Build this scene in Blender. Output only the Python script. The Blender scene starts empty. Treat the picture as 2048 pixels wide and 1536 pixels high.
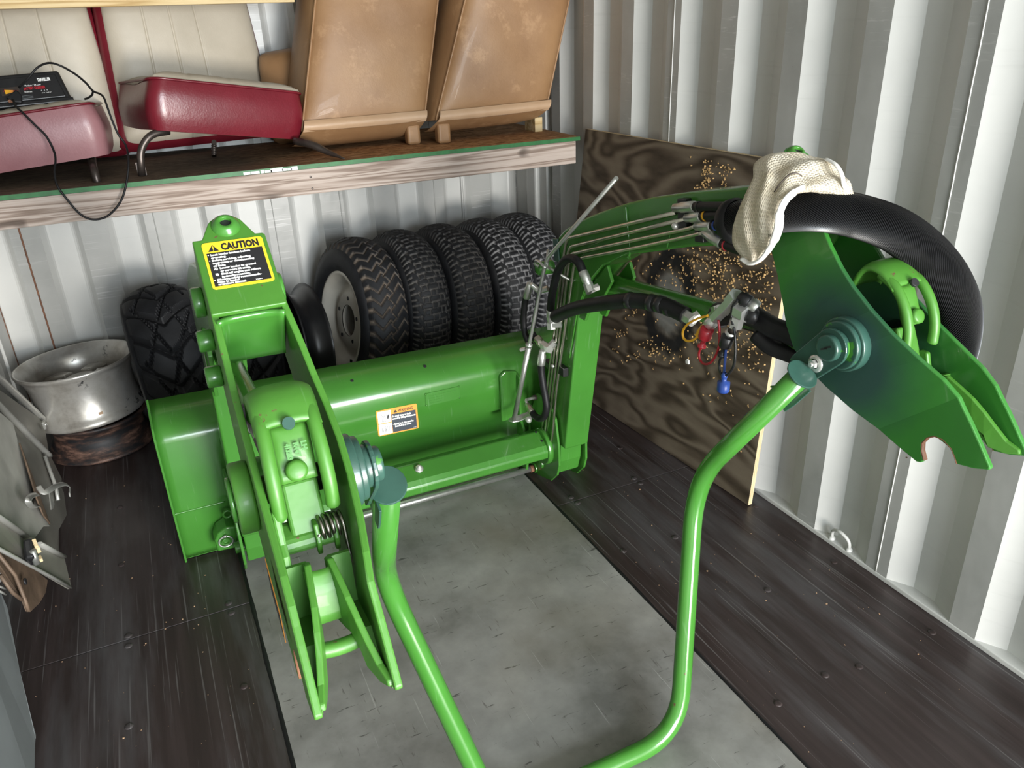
import bpy, bmesh, math, random
from mathutils import Vector, Matrix, Euler, noise as mnoise
from math import sin, cos, pi, radians
random.seed(7)
C = bpy.context.scene.collection
SC = bpy.context.scene
# ------------------------------------------------------------------ camera, sky, lamps, exposure
F_PX, W_PX = 1556.6, 2048
CAM = Vector((0, 0, 1.51))
YAW, PITCH, ROLL = 0.427545, -0.431294, 0.0388954
_f = Vector((sin(YAW)*cos(PITCH), cos(YAW)*cos(PITCH), sin(PITCH)))
_r = Vector((cos(YAW), -sin(YAW), 0)); _d = _f.cross(_r)
_r2 = cos(ROLL)*_r + sin(ROLL)*_d; _d2 = _f.cross(_r2)
cam_d = bpy.data.cameras.new('camera'); cam = bpy.data.objects.new('camera', cam_d); C.objects.link(cam)
cam_d.sensor_width = 36; cam_d.lens = 36*F_PX/W_PX; cam_d.clip_start = .05
cam.matrix_world = Matrix(((_r2.x, -_d2.x, -_f.x, CAM.x), (_r2.y, -_d2.y, -_f.y, CAM.y), (_r2.z, -_d2.z, -_f.z, CAM.z), (0, 0, 0, 1)))
SC.camera = cam
world = bpy.data.worlds.new('sky'); SC.world = world; world.use_nodes = True
world.node_tree.nodes['Background'].inputs[0].default_value = (.80, .90, 1.0, 1)
world.node_tree.nodes['Background'].inputs[1].default_value = 1.1
def area(name, loc, target, size, energy, col):
    l = bpy.data.lights.new(name, 'AREA'); l.shape = 'RECTANGLE'; l.size, l.size_y = size; l.energy = energy; l.color = col
    o = bpy.data.objects.new(name, l); C.objects.link(o); o.location = loc
    o.rotation_euler = (Vector(target)-Vector(loc)).to_track_quat('-Z', 'Y').to_euler(); return o
area('daylight_low', (1.55, -3.3, .50), (.55, 3.2, .95), (2.1, 1.0), 420, (1, .96, .90))
area('daylight_high', (.9, -3.3, 1.75), (.6, 3.0, .7), (2.2, 1.0), 185, (.86, .94, 1))
SC.view_settings.view_transform = 'Standard'; SC.view_settings.look = 'None'
SC.view_settings.gamma = 1; SC.view_settings.use_curve_mapping = False; SC.view_settings.exposure = 0.22
SC.cycles.use_denoising = True; SC.cycles.max_bounces = 10; SC.cycles.diffuse_bounces = 6
SC.cycles.sample_clamp_indirect = 6

# ------------------------------------------------------------------ helpers
def P(u, v, x=None, y=None, z=None):
    """the point of a known plane that lies in the direction measured in the photograph"""
    d = _r2*(u-1024) + _d2*(v-768) + _f*F_PX
    if x is not None: t = (x-CAM.x)/d.x
    elif y is not None: t = (y-CAM.y)/d.y
    else: t = (z-CAM.z)/d.z
    return CAM + d*t
ORG = {}
def empty(name, loc, rot=(0, 0, 0), label=None, cat=None, group=None):
    o = bpy.data.objects.new(name, None); C.objects.link(o); o.location = loc; o.rotation_euler = rot
    ORG[o.name] = Vector(loc); tag(o, label, cat, group); return o
def tag(o, label=None, cat=None, group=None, kind=None):
    if label: o['label'] = label
    if cat: o['category'] = cat
    if group: o['group'] = group
    if kind: o['kind'] = kind
    return o
class MB:
    """collects shapes for one mesh object"""
    def __init__(s): s.v, s.f, s.sm = [], [], []
    def add(s, vs, fs, smooth=False):
        n = len(s.v); s.v += [tuple(p) for p in vs]; s.f += [tuple(i+n for i in f) for f in fs]; s.sm += [smooth]*len(fs); return s
    def box(s, c, d, rot=None):
        c = Vector(c); vs = []
        for x in (-.5, .5):
            for y in (-.5, .5):
                for z in (-.5, .5):
                    p = Vector((x*d[0], y*d[1], z*d[2]))
                    if rot: p = (rot if isinstance(rot, Matrix) else Euler(rot).to_matrix()) @ p
                    vs.append(c+p)
        return s.add(vs, [(0, 1, 3, 2), (4, 6, 7, 5), (0, 4, 5, 1), (2, 3, 7, 6), (0, 2, 6, 4), (1, 5, 7, 3)])
    def prism(s, pts, vec):
        """closed 3D polygon extruded along vec"""
        n = len(pts); vec = Vector(vec); a = [Vector(p) for p in pts]; vs = a+[p+vec for p in a]
        fs = [tuple(range(n))[::-1], tuple(range(n, 2*n))]+[(i, (i+1) % n, n+(i+1) % n, n+i) for i in range(n)]
        return s.add(vs, fs)
    def plate_x(s, prof, x0, x1): return s.prism([(x0, a, b) for a, b in prof], (x1-x0, 0, 0))
    def tube(s, pts, r, n=10, caps=True, closed=False, flat=1.0, up=None):
        pts = [Vector(p) for p in pts]; m = len(pts); vs = []; fs = []
        rs = r if isinstance(r, (list, tuple)) else [r]*m
        nrm = None
        for i, p in enumerate(pts):
            if closed: t = pts[(i+1) % m]-pts[i-1]
            else: t = pts[min(i+1, m-1)]-pts[max(i-1, 0)]
            if t.length < 1e-9: t = Vector((0, 0, 1))
            t.normalize()
            if nrm is None:
                nrm = Vector(up) if up else (Vector((0, 0, 1)) if abs(t.z) < .9 else Vector((1, 0, 0)))
            nrm = (nrm-t*nrm.dot(t)); nrm.normalize(); b = t.cross(nrm)
            for k in range(n):
                a = 2*pi*k/n; vs.append(p+nrm*cos(a)*rs[i]*flat+b*sin(a)*rs[i])
        for i in range(m if closed else m-1):
            j = (i+1) % m
            for k in range(n): fs.append((i*n+k, i*n+(k+1) % n, j*n+(k+1) % n, j*n+k))
        s.add(vs, fs, True)
        if caps and not closed: s.add(vs[:n], [tuple(range(n))[::-1]]); s.add(vs[-n:], [tuple(range(n))])
        return s
    def cyl(s, a, b, r, n=20, r2=None): return s.tube([a, b], [r, r if r2 is None else r2], n)
    def lathe(s, prof, origin, axis, n=40, closed=False, cap=False):
        """prof: (distance along axis, radius)"""
        ax = Vector(axis).normalized(); o = Vector(origin)
        e = Vector((0, 0, 1)) if abs(ax.z) < .9 else Vector((1, 0, 0)); e = (e-ax*e.dot(ax)).normalized(); g = ax.cross(e)
        vs = []; m = len(prof)
        for d, r in prof:
            for k in range(n): a = 2*pi*k/n; vs.append(o+ax*d+(e*cos(a)+g*sin(a))*r)
        fs = []
        for i in range(m if closed else m-1):
            j = (i+1) % m
            for k in range(n): fs.append((i*n+k, i*n+(k+1) % n, j*n+(k+1) % n, j*n+k))
        s.add(vs, fs, True)
        if cap: s.add(vs[:n], [tuple(range(n))[::-1]]); s.add(vs[-n:], [tuple(range(n))])
        return s
    def hexnut(s, a, b, r): return s.add_flat_tube(a, b, r, 6)
    def add_flat_tube(s, a, b, r, n):
        k = len(s.sm); s.tube([a, b], r, n); s.sm[k:] = [False]*(len(s.sm)-k); return s
    def grid(s, fn, nu, nv, wrap=False):
        vs = [fn(i/nu if wrap else i/(nu-1), j/(nv-1)) for i in range(nu) for j in range(nv)]; fs = []
        for i in range(nu if wrap else nu-1):
            for j in range(nv-1):
                k = (i+1) % nu; fs.append((i*nv+j, k*nv+j, k*nv+j+1, i*nv+j+1))
        return s.add(vs, fs, True)
    def build(s, name, mat, parent=None, bevel=0, local=False, seg=2, sub=0, solid=0, weld=False):
        me = bpy.data.meshes.new(name); me.from_pydata(s.v, [], s.f); me.materials.append(mat)
        me.polygons.foreach_set('use_smooth', s.sm)
        b = bmesh.new(); b.from_mesh(me); bmesh.ops.remove_doubles(b, verts=b.verts, dist=1e-5)
        if weld:      # drop the inner faces where two shapes meet
            seen = {}
            for f in b.faces: seen.setdefault(frozenset(v.index for v in f.verts), []).append(f)
            bmesh.ops.delete(b, geom=[f for fs_ in seen.values() if len(fs_) > 1 for f in fs_], context='FACES')
        bmesh.ops.recalc_face_normals(b, faces=b.faces); b.to_mesh(me); b.free()
        return put(name, me, parent, bevel, local, seg, sub, solid)
def put(name, me, parent=None, bevel=0, local=False, seg=2, sub=0, solid=0):
    o = bpy.data.objects.new(name, me); C.objects.link(o)
    if solid: m = o.modifiers.new('solid', 'SOLIDIFY'); m.thickness = solid; m.offset = 0
    if sub: m = o.modifiers.new('sub', 'SUBSURF'); m.levels = sub; m.render_levels = sub
    if bevel:
        m = o.modifiers.new('bevel', 'BEVEL'); m.width = bevel; m.segments = seg; m.limit_method = 'ANGLE'; m.angle_limit = radians(40)
        m.harden_normals = False
    if parent:
        o.parent = parent
        if not local: o.location = -ORG.get(parent.name, Vector())
    ORG[o.name] = Vector((0, 0, 0)) if parent else Vector((0, 0, 0))
    return o
def fillet(pts, r, n=7):
    """polyline with rounded corners"""
    pts = [Vector(p) for p in pts]; out = [pts[0]]
    rs = r if isinstance(r, (list, tuple)) else [r]*len(pts)
    for i in range(1, len(pts)-1):
        p, a, b = pts[i], pts[i-1], pts[i+1]; u = (a-p); v = (b-p)
        k = min(rs[i], u.length*.49, v.length*.49); u.normalize(); v.normalize()
        s, e = p+u*k, p+v*k
        for j in range(n+1):
            t = j/n; out.append(s*(1-t)**2+p*2*t*(1-t)+e*t*t)
    out.append(pts[-1]); return out
def spline(pts, n=8):
    """Catmull-Rom through the points"""
    pts = [Vector(p) for p in pts]; q = [pts[0]*2-pts[1]]+pts+[pts[-1]*2-pts[-2]]; out = []
    for i in range(1, len(q)-2):
        for j in range(n):
            t = j/n; a, b, c, d = q[i-1], q[i], q[i+1], q[i+2]
            out.append(.5*((2*b)+(c-a)*t+(2*a-5*b+4*c-d)*t*t+(-a+3*b-3*c+d)*t**3))
    out.append(pts[-1]); return out

# ------------------------------------------------------------------ materials
class N:
    def __init__(s, name):
        s.m = bpy.data.materials.new(name); s.m.use_nodes = True; s.t = s.m.node_tree; s.b = s.t.nodes['Principled BSDF']
    def n(s, typ, **kw):
        o = s.t.nodes.new(typ)
        for k, v in kw.items():
            if hasattr(o, k): setattr(o, k, v)
        return o
    def l(s, a, b): s.t.links.new(a, b)
    def co(s, scale=(1, 1, 1), rot=(0, 0, 0), kind='Object'):
        tc = s.n('ShaderNodeTexCoord'); mp = s.n('ShaderNodeMapping'); mp.inputs['Scale'].default_value = scale; mp.inputs['Rotation'].default_value = rot
        s.l(tc.outputs[kind], mp.inputs[0]); return mp.outputs[0]
    def noise(s, scale, det=4, rough=.55, co=None, dist=0):
        o = s.n('ShaderNodeTexNoise'); o.inputs['Scale'].default_value = scale; o.inputs['Detail'].default_value = det
        o.inputs['Roughness'].default_value = rough; o.inputs['Distortion'].default_value = dist
        s.l(co if co else s.co(), o.inputs['Vector']); return o.outputs['Fac']
    def ramp(s, fac, stops, interp='LINEAR'):
        o = s.n('ShaderNodeValToRGB'); e = o.color_ramp.elements; o.color_ramp.interpolation = interp
        while len(e) < len(stops): e.new(.5)
        for i, (p, c) in enumerate(stops): e[i].position = p; e[i].color = (c[0], c[1], c[2], 1) if isinstance(c, (tuple, list)) else (c, c, c, 1)
        s.l(fac, o.inputs[0]); return o.outputs[0]
    def mix(s, fac, a, b):
        o = s.n('ShaderNodeMix'); o.data_type = 'RGBA'
        for sock, val in ((o.inputs[0], fac), (o.inputs[6], a), (o.inputs[7], b)):
            if isinstance(val, (int, float)): sock.default_value = val
            elif isinstance(val, (tuple, list)): sock.default_value = (*val, 1)
            else: s.l(val, sock)
        return o.outputs[2]
    def math(s, op, a, b=0., c=None):
        o = s.n('ShaderNodeMath'); o.operation = op
        for i, v in enumerate((a, b) if c is None else (a, b, c)):
            if isinstance(v, (int, float)): o.inputs[i].default_value = v
            else: s.l(v, o.inputs[i])
        return o.outputs[0]
    def bump(s, h, strength=.3, dist=.01):
        o = s.n('ShaderNodeBump'); o.inputs['Strength'].default_value = strength; o.inputs['Distance'].default_value = dist
        s.l(h, o.inputs['Height']); s.l(o.outputs[0], s.b.inputs['Normal']); return o
    def set(s, col=None, rough=None, metal=None, coat=None, spec=None):
        for nm, v in (('Base Color', col), ('Roughness', rough), ('Metallic', metal), ('Coat Weight', coat), ('Specular IOR Level', spec)):
            if v is None: continue
            if isinstance(v, (int, float)): s.b.inputs[nm].default_value = v
            elif isinstance(v, (tuple, list)): s.b.inputs[nm].default_value = (*v, 1)
            else: s.l(v, s.b.inputs[nm])
        return s.m
def plain(name, col, rough=.5, metal=0, var=.15, scale=9, bump=0, bscale=60, coat=0, spec=.5):
    g = N(name); f = g.noise(scale); c = g.ramp(f, [(.3, tuple(x*(1-var) for x in col)), (.7, tuple(min(1, x*(1+var)) for x in col))])
    if bump: g.bump(g.noise(bscale, 3), bump, .004)
    return g.set(c, rough, metal, coat, spec)
def green_paint(name, col, rough=.24, chips=0.0, spots=()):
    g = N(name); f = g.noise(5, 3); c = g.ramp(f, [(.3, tuple(x*.9 for x in col)), (.7, tuple(x*1.08 for x in col))])
    sc = g.ramp(g.noise(1.0, 2, co=g.co((140, 9, 9))), [(.66, 0.), (.72, 1.)]); sc = g.math('MULTIPLY', sc, .12)
    c = g.mix(sc, c, tuple(min(1, x+.2) for x in col))
    if chips:
        k = g.ramp(g.noise(38, 5, .7), [(1-chips, 0.), (1-chips+.025, 1.)])
        c = g.mix(k, c, (.12, .055, .035))
    for (pos, rad, c2, soft) in spots:       # patches of other paint on the metal
        tc = g.n('ShaderNodeTexCoord'); vm = g.n('ShaderNodeVectorMath'); vm.operation = 'DISTANCE'; g.l(tc.outputs['Object'], vm.inputs[0]); vm.inputs[1].default_value = pos
        d = g.math('ADD', vm.outputs['Value'], g.math('MULTIPLY', g.noise(14, 3), .04))
        k = g.ramp(g.math('DIVIDE', d, rad*2), [(.5-soft, 1.), (.5+soft, 0.)]); c = g.mix(k, c, c2)
    g.bump(g.noise(45, 2), .05 if rough < .4 else .16, .003)
    return g.set(c, rough, 0, .25 if rough < .4 else .06)
GREEN = (.050, .200, .027)
TEAL = (.032, .088, .068)
m_green = green_paint('green_paint', GREEN)
m_green_chip = green_paint('chipped_green_paint', GREEN, .16, .315)
m_cast = green_paint('green_casting', (.058, .200, .023), .46, .335)
def teal_mat():
    g = N('dark_teal_touch_up_paint'); c = g.ramp(g.noise(12), [(.3, tuple(x*.8 for x in TEAL)), (.7, tuple(x*1.2 for x in TEAL))])
    k = g.ramp(g.noise(26, 4, .6), [(.63, 0.), (.65, 1.)]); c = g.mix(k, c, GREEN); k = g.ramp(g.noise(19, 5, .7), [(.67, 0.), (.69, 1.)]); c = g.mix(k, c, (.20, .17, .15))
    g.bump(g.noise(45, 2), .08, .003); return g.set(c, .32, 0, .2)
m_teal = teal_mat()
m_steel = plain('zinc_plated_steel', (.58, .59, .56), .32, .85, .12, 30)
m_line = plain('steel_line', (.66, .62, .54), .28, 1, .1, 40)
m_shiny = plain('bright_steel', (.72, .72, .69), .3, .75, .1, 20)
m_darkrod = plain('dark_oiled_chrome', (.10, .09, .085), .25, 1, .3, 9)
m_black = plain('black_rubber', (.009, .009, .010), .5, 0, .3, 20, .1, spec=.3)
m_blackp = plain('black_plastic', (.012, .012, .013), .35, 0, .2, 20)
m_red = plain('red_plastic', (.35, .015, .025), .35); m_yel = plain('yellow_plastic', (.75, .38, .02), .4); m_blue = plain('blue_plastic', (.02, .06, .28), .4)
m_rust = plain('rusty_bare_metal', (.20, .09, .05), .7, 0, .5, 30, .3)
m_yellow = plain('yellow_decal', (.85, .60, .03), .4, 0, .04); m_orange = plain('orange_decal', (.85, .33, .05), .4, 0, .04)
m_ink = plain('black_print', (.018, .018, .02), .45, 0, .05); m_navy = plain('dark_slate_print', (.035, .045, .06), .45, 0, .05)
m_white = plain('white_print', (.82, .82, .80), .5, 0, .03)

def wall_mat():
    g = N('white_container_paint')
    f = g.noise(2.2, 5); c = g.ramp(f, [(.3, (.53, .535, .515)), (.7, (.64, .64, .615))])
    s = g.ramp(g.noise(1.0, 4, .6, g.co((2.5, 2.5, 60))), [(.60, 0.), (.75, 1.)])
    c = g.mix(g.math('MULTIPLY', s, .22), c, (.42, .42, .40))
    r = g.ramp(g.noise(26, 6, .75), [(.725, 0.), (.74, 1.)]); c = g.mix(r, c, (.10, .05, .035))
    g.bump(g.noise(7, 3), .12, .01); return g.set(c, .38, 0, None, .5)
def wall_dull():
    g = N('darkened_container_paint'); c = g.ramp(g.noise(2.2, 5), [(.3, (.24, .24, .225)), (.7, (.34, .34, .32))]); return g.set(c, .5)  # container paint darkened on left wall and ceiling to cut bounced fill light
def wall_flat():
    g = N('scuffed_container_paint')
    c = g.ramp(g.noise(3, 5), [(.3, (.33, .335, .32)), (.7, (.46, .46, .44))])
    s = g.ramp(g.noise(1.0, 3, .6, g.co((3, 14, 120), (.25, 0, 0))), [(.58, 0.), (.68, 1.)])
    msk = g.ramp(g.noise(1.6, 2), [(.4, 0.), (.6, 1.)]); c = g.mix(g.math('MULTIPLY', g.math('MULTIPLY', s, msk), .7), c, (.75, .75, .74))
    r = g.ramp(g.noise(22, 6, .75), [(.70, 0.), (.72, 1.)]); c = g.mix(r, c, (.11, .06, .04))
    g.bump(g.noise(5, 3), .25, .015); return g.set(c, .33)
m_wall, m_wallf, m_walld = wall_mat(), wall_flat(), wall_dull()
def floor_mat():
    g = N('dark_brown_container_floor')
    f = g.noise(1.0, 6, .6, g.co((26, 1.1, 1))); c = g.ramp(f, [(.25, (.020, .0135, .0125)), (.5, (.034, .023, .022)), (.75, (.056, .040, .039))])
    d = g.ramp(g.noise(1.0, 5, .65, g.co((7, .9, 1))), [(.48, 0.), (.68, 1.)]); c = g.mix(g.math('MULTIPLY', d, .6), c, (.115, .112, .118))
    s = g.ramp(g.noise(1.0, 3, .5, g.co((150, 1.6, 1), (0, 0, .08))), [(.62, 0.), (.68, 1.)]); c = g.mix(g.math('MULTIPLY', s, .4), c, (.24, .23, .23))
    g.bump(f, .22, .004); return g.set(c, g.ramp(g.noise(4, 3), [(.3, .34), (.7, .5)]))
def strip_mat():
    g = N('worn_grey_floor_strip')
    f = g.noise(3.0, 6, .62); c = g.ramp(f, [(.32, (.15, .146, .135)), (.5, (.26, .255, .24)), (.70, (.38, .372, .35))])
    k = g.ramp(g.noise(1.0, 5, .66, g.co((13, 75, 1), (0, 0, .10))), [(.635, 0.), (.67, 1.)]); c = g.mix(g.math('MULTIPLY', k, .75), c, (.03, .028, .026))
    k = g.ramp(g.noise(1.0, 5, .66, g.co((80, 10, 1))), [(.64, 0.), (.68, 1.)]); c = g.mix(g.math('MULTIPLY', k, .55), c, (.05, .037, .035))
    k = g.ramp(g.noise(1.0, 3, .5, g.co((120, 3, 1), (0, 0, .5))), [(.68, 0.), (.72, 1.)]); c = g.mix(g.math('MULTIPLY', k, .5), c, (.5, .49, .47))
    b = g.ramp(g.noise(1.6, 3), [(.5, 0.), (.7, 1.)]); c = g.mix(g.math('MULTIPLY', b, .5), c, (.20, .17, .12))
    g.bump(f, .15, .004); return g.set(c, .45, 0, None, .4)
m_floor, m_strip = floor_mat(), strip_mat()
def wood_mat(name, c0, c1, c2, co_scale, rot=(0, 0, 0), dist=1.2, scale=3.5, rough=.7, knots=False, sprayed=None, freq=14):
    g = N(name); co = g.co(co_scale, rot)
    f = g.noise(scale, 3, .5, co, dist); w = g.math('SINE', g.math('MULTIPLY', f, freq*pi)); w = g.math('MULTIPLY_ADD', w, .5, .5)
    fine = g.noise(scale*14, 4, .6, co); h = g.math('MULTIPLY_ADD', fine, .45, g.math('MULTIPLY', w, .6))
    c = g.ramp(h, [(.15, c0), (.5, c1), (.85, c2)])
    if knots:
        k = g.ramp(g.noise(2.6, 1, .4, g.co((3, 1, 7))), [(.64, 0.), (.72, 1.)]); c = g.mix(g.math('MULTIPLY', k, .75), c, tuple(x*.35 for x in c0))
    if sprayed: c = sprayed(g, c)
    g.bump(h, .25, .004); return g.set(c, rough, 0, None, .25)
def overspray(g, c):
    tc = g.n('ShaderNodeTexCoord'); sx = g.n('ShaderNodeSeparateXYZ'); g.l(tc.outputs['Object'], sx.inputs[0])
    ctr = P(1335, 605, x=1.64)
    a = g.math('DIVIDE', g.math('SUBTRACT', sx.outputs[1], ctr.y), .16); b = g.math('DIVIDE', g.math('SUBTRACT', sx.outputs[2], ctr.z), .215)
    r = g.math('SQRT', g.math('ADD', g.math('MULTIPLY', a, a), g.math('MULTIPLY', b, b)))
    r = g.math('ADD', r, g.math('MULTIPLY', g.math('SUBTRACT', g.noise(16, 4), .5), .35))
    ring = g.ramp(r, [(.50, 0.), (.68, 1.), (.88, 1.), (1.12, 0.)]); ctrm = g.ramp(r, [(.42, 1.), (.64, 0.)])
    c = g.mix(g.math('MULTIPLY', ctrm, .8), c, (.26, .26, .25)); return g.mix(g.math('MULTIPLY', ring, .93), c, (.014, .015, .017))
m_ply = wood_mat('weathered_plywood', (.050, .036, .024), (.120, .092, .065), (.185, .148, .108), (.55, .55, 2.0), dist=.7, scale=1.25, freq=30, sprayed=overspray)
m_plyedge = wood_mat('pale_plywood_edge', (.45, .33, .17), (.62, .48, .28), (.75, .62, .40), (60, 60, 1.0), scale=4)
m_pine = wood_mat('pine_board', (.20, .145, .115), (.36, .285, .24), (.49, .41, .36), (.30, 10, 10), dist=.7, scale=2.4, knots=True, freq=13)
m_pine2 = wood_mat('yellow_pine_board', (.42, .28, .12), (.58, .43, .22), (.66, .52, .30), (.35, 8, 8), dist=.6, scale=2.4, knots=True, freq=9)
def osb():
    g = N('oriented_strand_board'); co = g.co((9, 28, 1)); f = g.noise(2.2, 5, .65, co, 1.2)
    sx = g.n('ShaderNodeSeparateXYZ'); tc = g.n('ShaderNodeTexCoord'); g.l(tc.outputs['Object'], sx.inputs[0])
    w = g.ramp(g.math('ADD', sx.outputs[0], g.math('MULTIPLY', g.noise(3, 3), .5)), [(.55, 0.), (1.0, 1.)])
    a = g.ramp(f, [(.3, (.055, .040, .028)), (.7, (.21, .155, .108))]); b = g.ramp(f, [(.32, (.09, .042, .018)), (.48, (.34, .17, .07)), (.68, (.62, .38, .20))])
    g.bump(f, .4, .004); return g.set(g.mix(w, a, b), .75, 0, None, .2)
m_osb = osb()
m_edge = plain('green_edge_paint', (.012, .13, .03), .5, 0, .25, 30); m_prim = plain('white_edge_primer', (.75, .77, .74), .6)
def leather(name, a, b, spots=None, rough=.42):
    g = N(name); c = g.ramp(g.noise(3.5, 5, .6), [(.3, a), (.7, b)])
    if spots: k = g.ramp(g.noise(9, 6, .7), [(.56, 0.), (.66, 1.)]); c = g.mix(g.math('MULTIPLY', k, .55), c, spots)
    h = g.math('ADD', g.math('MULTIPLY', g.noise(170, 2), .25), g.noise(10, 3)); g.bump(h, .22, .006); return g.set(c, rough, 0, .05)
m_tan = leather('tan_vinyl', (.24, .125, .055), (.35, .20, .095), (.45, .27, .14), .5)
m_tan2 = leather('pale_tan_vinyl_trim', (.40, .25, .14), (.52, .35, .22), None, .5)
m_cream = leather('cream_vinyl', (.42, .37, .29), (.53, .475, .385), None, .45)
m_redv = leather('dark_red_vinyl', (.115, .007, .014), (.165, .012, .022), None, .3)
m_redp = leather('dusty_red_vinyl', (.22, .085, .095), (.33, .165, .175), None, .38)
m_legm = plain('brown_steel_tube', (.085, .07, .062), .38, .7, .35, 20)
def rubber(name, groove):
    g = N(name); a = g.n('ShaderNodeAttribute'); a.attribute_name = 'groove'
    c = g.ramp(g.noise(24, 5), [(.3, (.010, .0105, .012)), (.7, (.021, .022, .025))])
    k = g.math('MULTIPLY', a.outputs['Fac'], g.ramp(g.noise(7, 4), [(.3, .55), (.6, 1.)])); c = g.mix(k, c, groove)
    g.bump(g.noise(120, 2), .12, .002); return g.set(c, .62, 0, None, .35)
m_tyre_brown = rubber('tyre_rubber_brown_mud', (.20, .16, .125)); m_tyre_grey = rubber('tyre_rubber_grey_dust', (.36, .36, .37)); m_tyre_atv = rubber('tyre_rubber_clean', (.006, .006, .007))
m_tyre_dim = rubber('tyre_rubber_light_dust', (.15, .14, .13))
m_wheel = plain('cream_wheel_paint', (.64, .60, .52), .35, 0, .1, 6)
def alloy():
    g = N('stained_aluminium'); c = g.ramp(g.noise(6, 6, .65), [(.32, (.34, .31, .27)), (.5, (.55, .53, .49)), (.7, (.70, .69, .66))])
    k = g.ramp(g.noise(8, 6, .7), [(.64, 0.), (.68, 1.)]); c = g.mix(k, c, (.05, .05, .055)); g.bump(g.noise(30, 4), .15, .004)
    return g.set(c, .3, .55)
m_alloy = alloy()
def rustrim():
    g = N('rusty_black_wheel'); c = g.ramp(g.noise(1.0, 6, .68, g.co((9, 9, 34))), [(.40, (.018, .018, .02)), (.50, (.06, .035, .028)), (.62, (.20, .115, .085))]); g.bump(g.noise(24, 5), .3, .004)
    return g.set(c, .55, .15)
m_rustrim = rustrim()
m_olive = plain('olive_grey_sheet_metal', (.21, .205, .18), .42, .35, .25, 4); m_olive2 = plain('dusty_olive_sheet_metal', (.40, .40, .37), .45, .2, .3, 5)
m_rail = plain('pale_metal_rail', (.52, .52, .49), .33, .6, .15, 12); m_greyp = plain('blue_grey_panel', (.15, .165, .17), .5, 0, .12, 6)
m_brown = plain('brown_rusty_bracket', (.14, .095, .065), .6, .2, .4, 14, .2); m_chip = plain('wood_chip', (.52, .33, .14), .6, 0, .35, 40)
def sleeve_mat():
    g = N('woven_black_hose_sleeve'); a = g.n('ShaderNodeAttribute'); a.attribute_name = 'weave'
    g.bump(a.outputs['Fac'], .9, .004); c = g.ramp(a.outputs['Fac'], [(.2, (.006, .006, .007)), (.9, (.03, .03, .032))]); return g.set(c, .33, 0, None, .6)
m_sleeve = sleeve_mat()
def knit():
    g = N('cream_knit_cotton'); a = g.n('ShaderNodeAttribute'); a.attribute_name = 'knit'
    c = g.ramp(g.noise(18, 5, .6), [(.3, (.58, .50, .36)), (.55, (.72, .65, .52)), (.8, (.80, .76, .66))])
    c = g.mix(g.math('MULTIPLY', a.outputs['Fac'], .28), c, (.25, .20, .13))
    g.bump(g.math('SUBTRACT', 1., a.outputs['Fac']), .6, .003); return g.set(c, .9, 0, None, .1)
m_knit = knit(); m_knitw = plain('white_cotton_hem', (.78, .77, .73), .9, 0, .06, 40, .2)

# ------------------------------------------------------------------ room shell
XL, XR, YB, YF, ZC = -.627, 1.712, 3.607, -2.3, 2.39
fl = MB().box(((XL+XR)/2, (YB+YF)/2, -.045), (XR-XL+.3, YB-YF+.2, .05)).build('floor', m_black); tag(fl, kind='structure')
def panel(x0, x1, y0, y1, z1, mat, name):
    return MB().box(((x0+x1)/2, (y0+y1)/2, z1-.01), (x1-x0, y1-y0, .02)).build(name, mat, fl, .0012)
SX0, SX1 = .041, 1.057
panel(XL-.03, SX0-.007, 1.987, YB+.03, 0, m_floor, 'floor_panel'); panel(XL-.03, SX0-.007, -.45, 1.984, 0, m_floor, 'floor_panel'); panel(XL-.03, SX0-.007, YF, -.453, 0, m_floor, 'floor_panel')
panel(SX1+.007, XR+.03, 2.000, YB+.03, 0, m_floor, 'floor_panel'); panel(SX1+.007, XR+.03, -.44, 1.997, 0, m_floor, 'floor_panel'); panel(SX1+.007, XR+.03, YF, -.443, 0, m_floor, 'floor_panel')
panel(SX0, SX1, YF, YB+.03, .001, m_strip, 'floor_strip')
for px_, py_ in [(257, 1272), (257, 1292), (457, 1207), (463, 1226), (243, 1130), (258, 1453), (488, 1373), (240, 1015), (1142, 995), (1155, 1006), (1268, 957), (1281, 967), (1247, 1102), (1535, 1180), (1556, 1407), (1718, 1333), (1668, 1124), (1512, 1013), (1864, 1265), (1240, 896), (1650, 1350), (1350, 1075)]:
    c = P(px_, py_, z=0); MB().lathe([(.0002, .0105), (.0022, .009), (.003, .006), (.0028, .0)], c, (0, 0, 1), 14).build('floor_screw', m_steel if px_ > 9999 else m_floor, fl)
for xx in (SX0-.0035, SX1+.0035):
    g = MB(); k = 0
    def seal(u, v, xx=xx):
        y = YF+(YB-YF)*u; w = .005+.004*mnoise.noise(Vector((xx*3, y*9, 0)))
        return (xx+(v-.5)*2*w, y, .0022*(1-abs(v*2-1)**2)+.0005)
    g.grid(seal, 160, 5).build('sealant_bead', m_black, fl)

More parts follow.
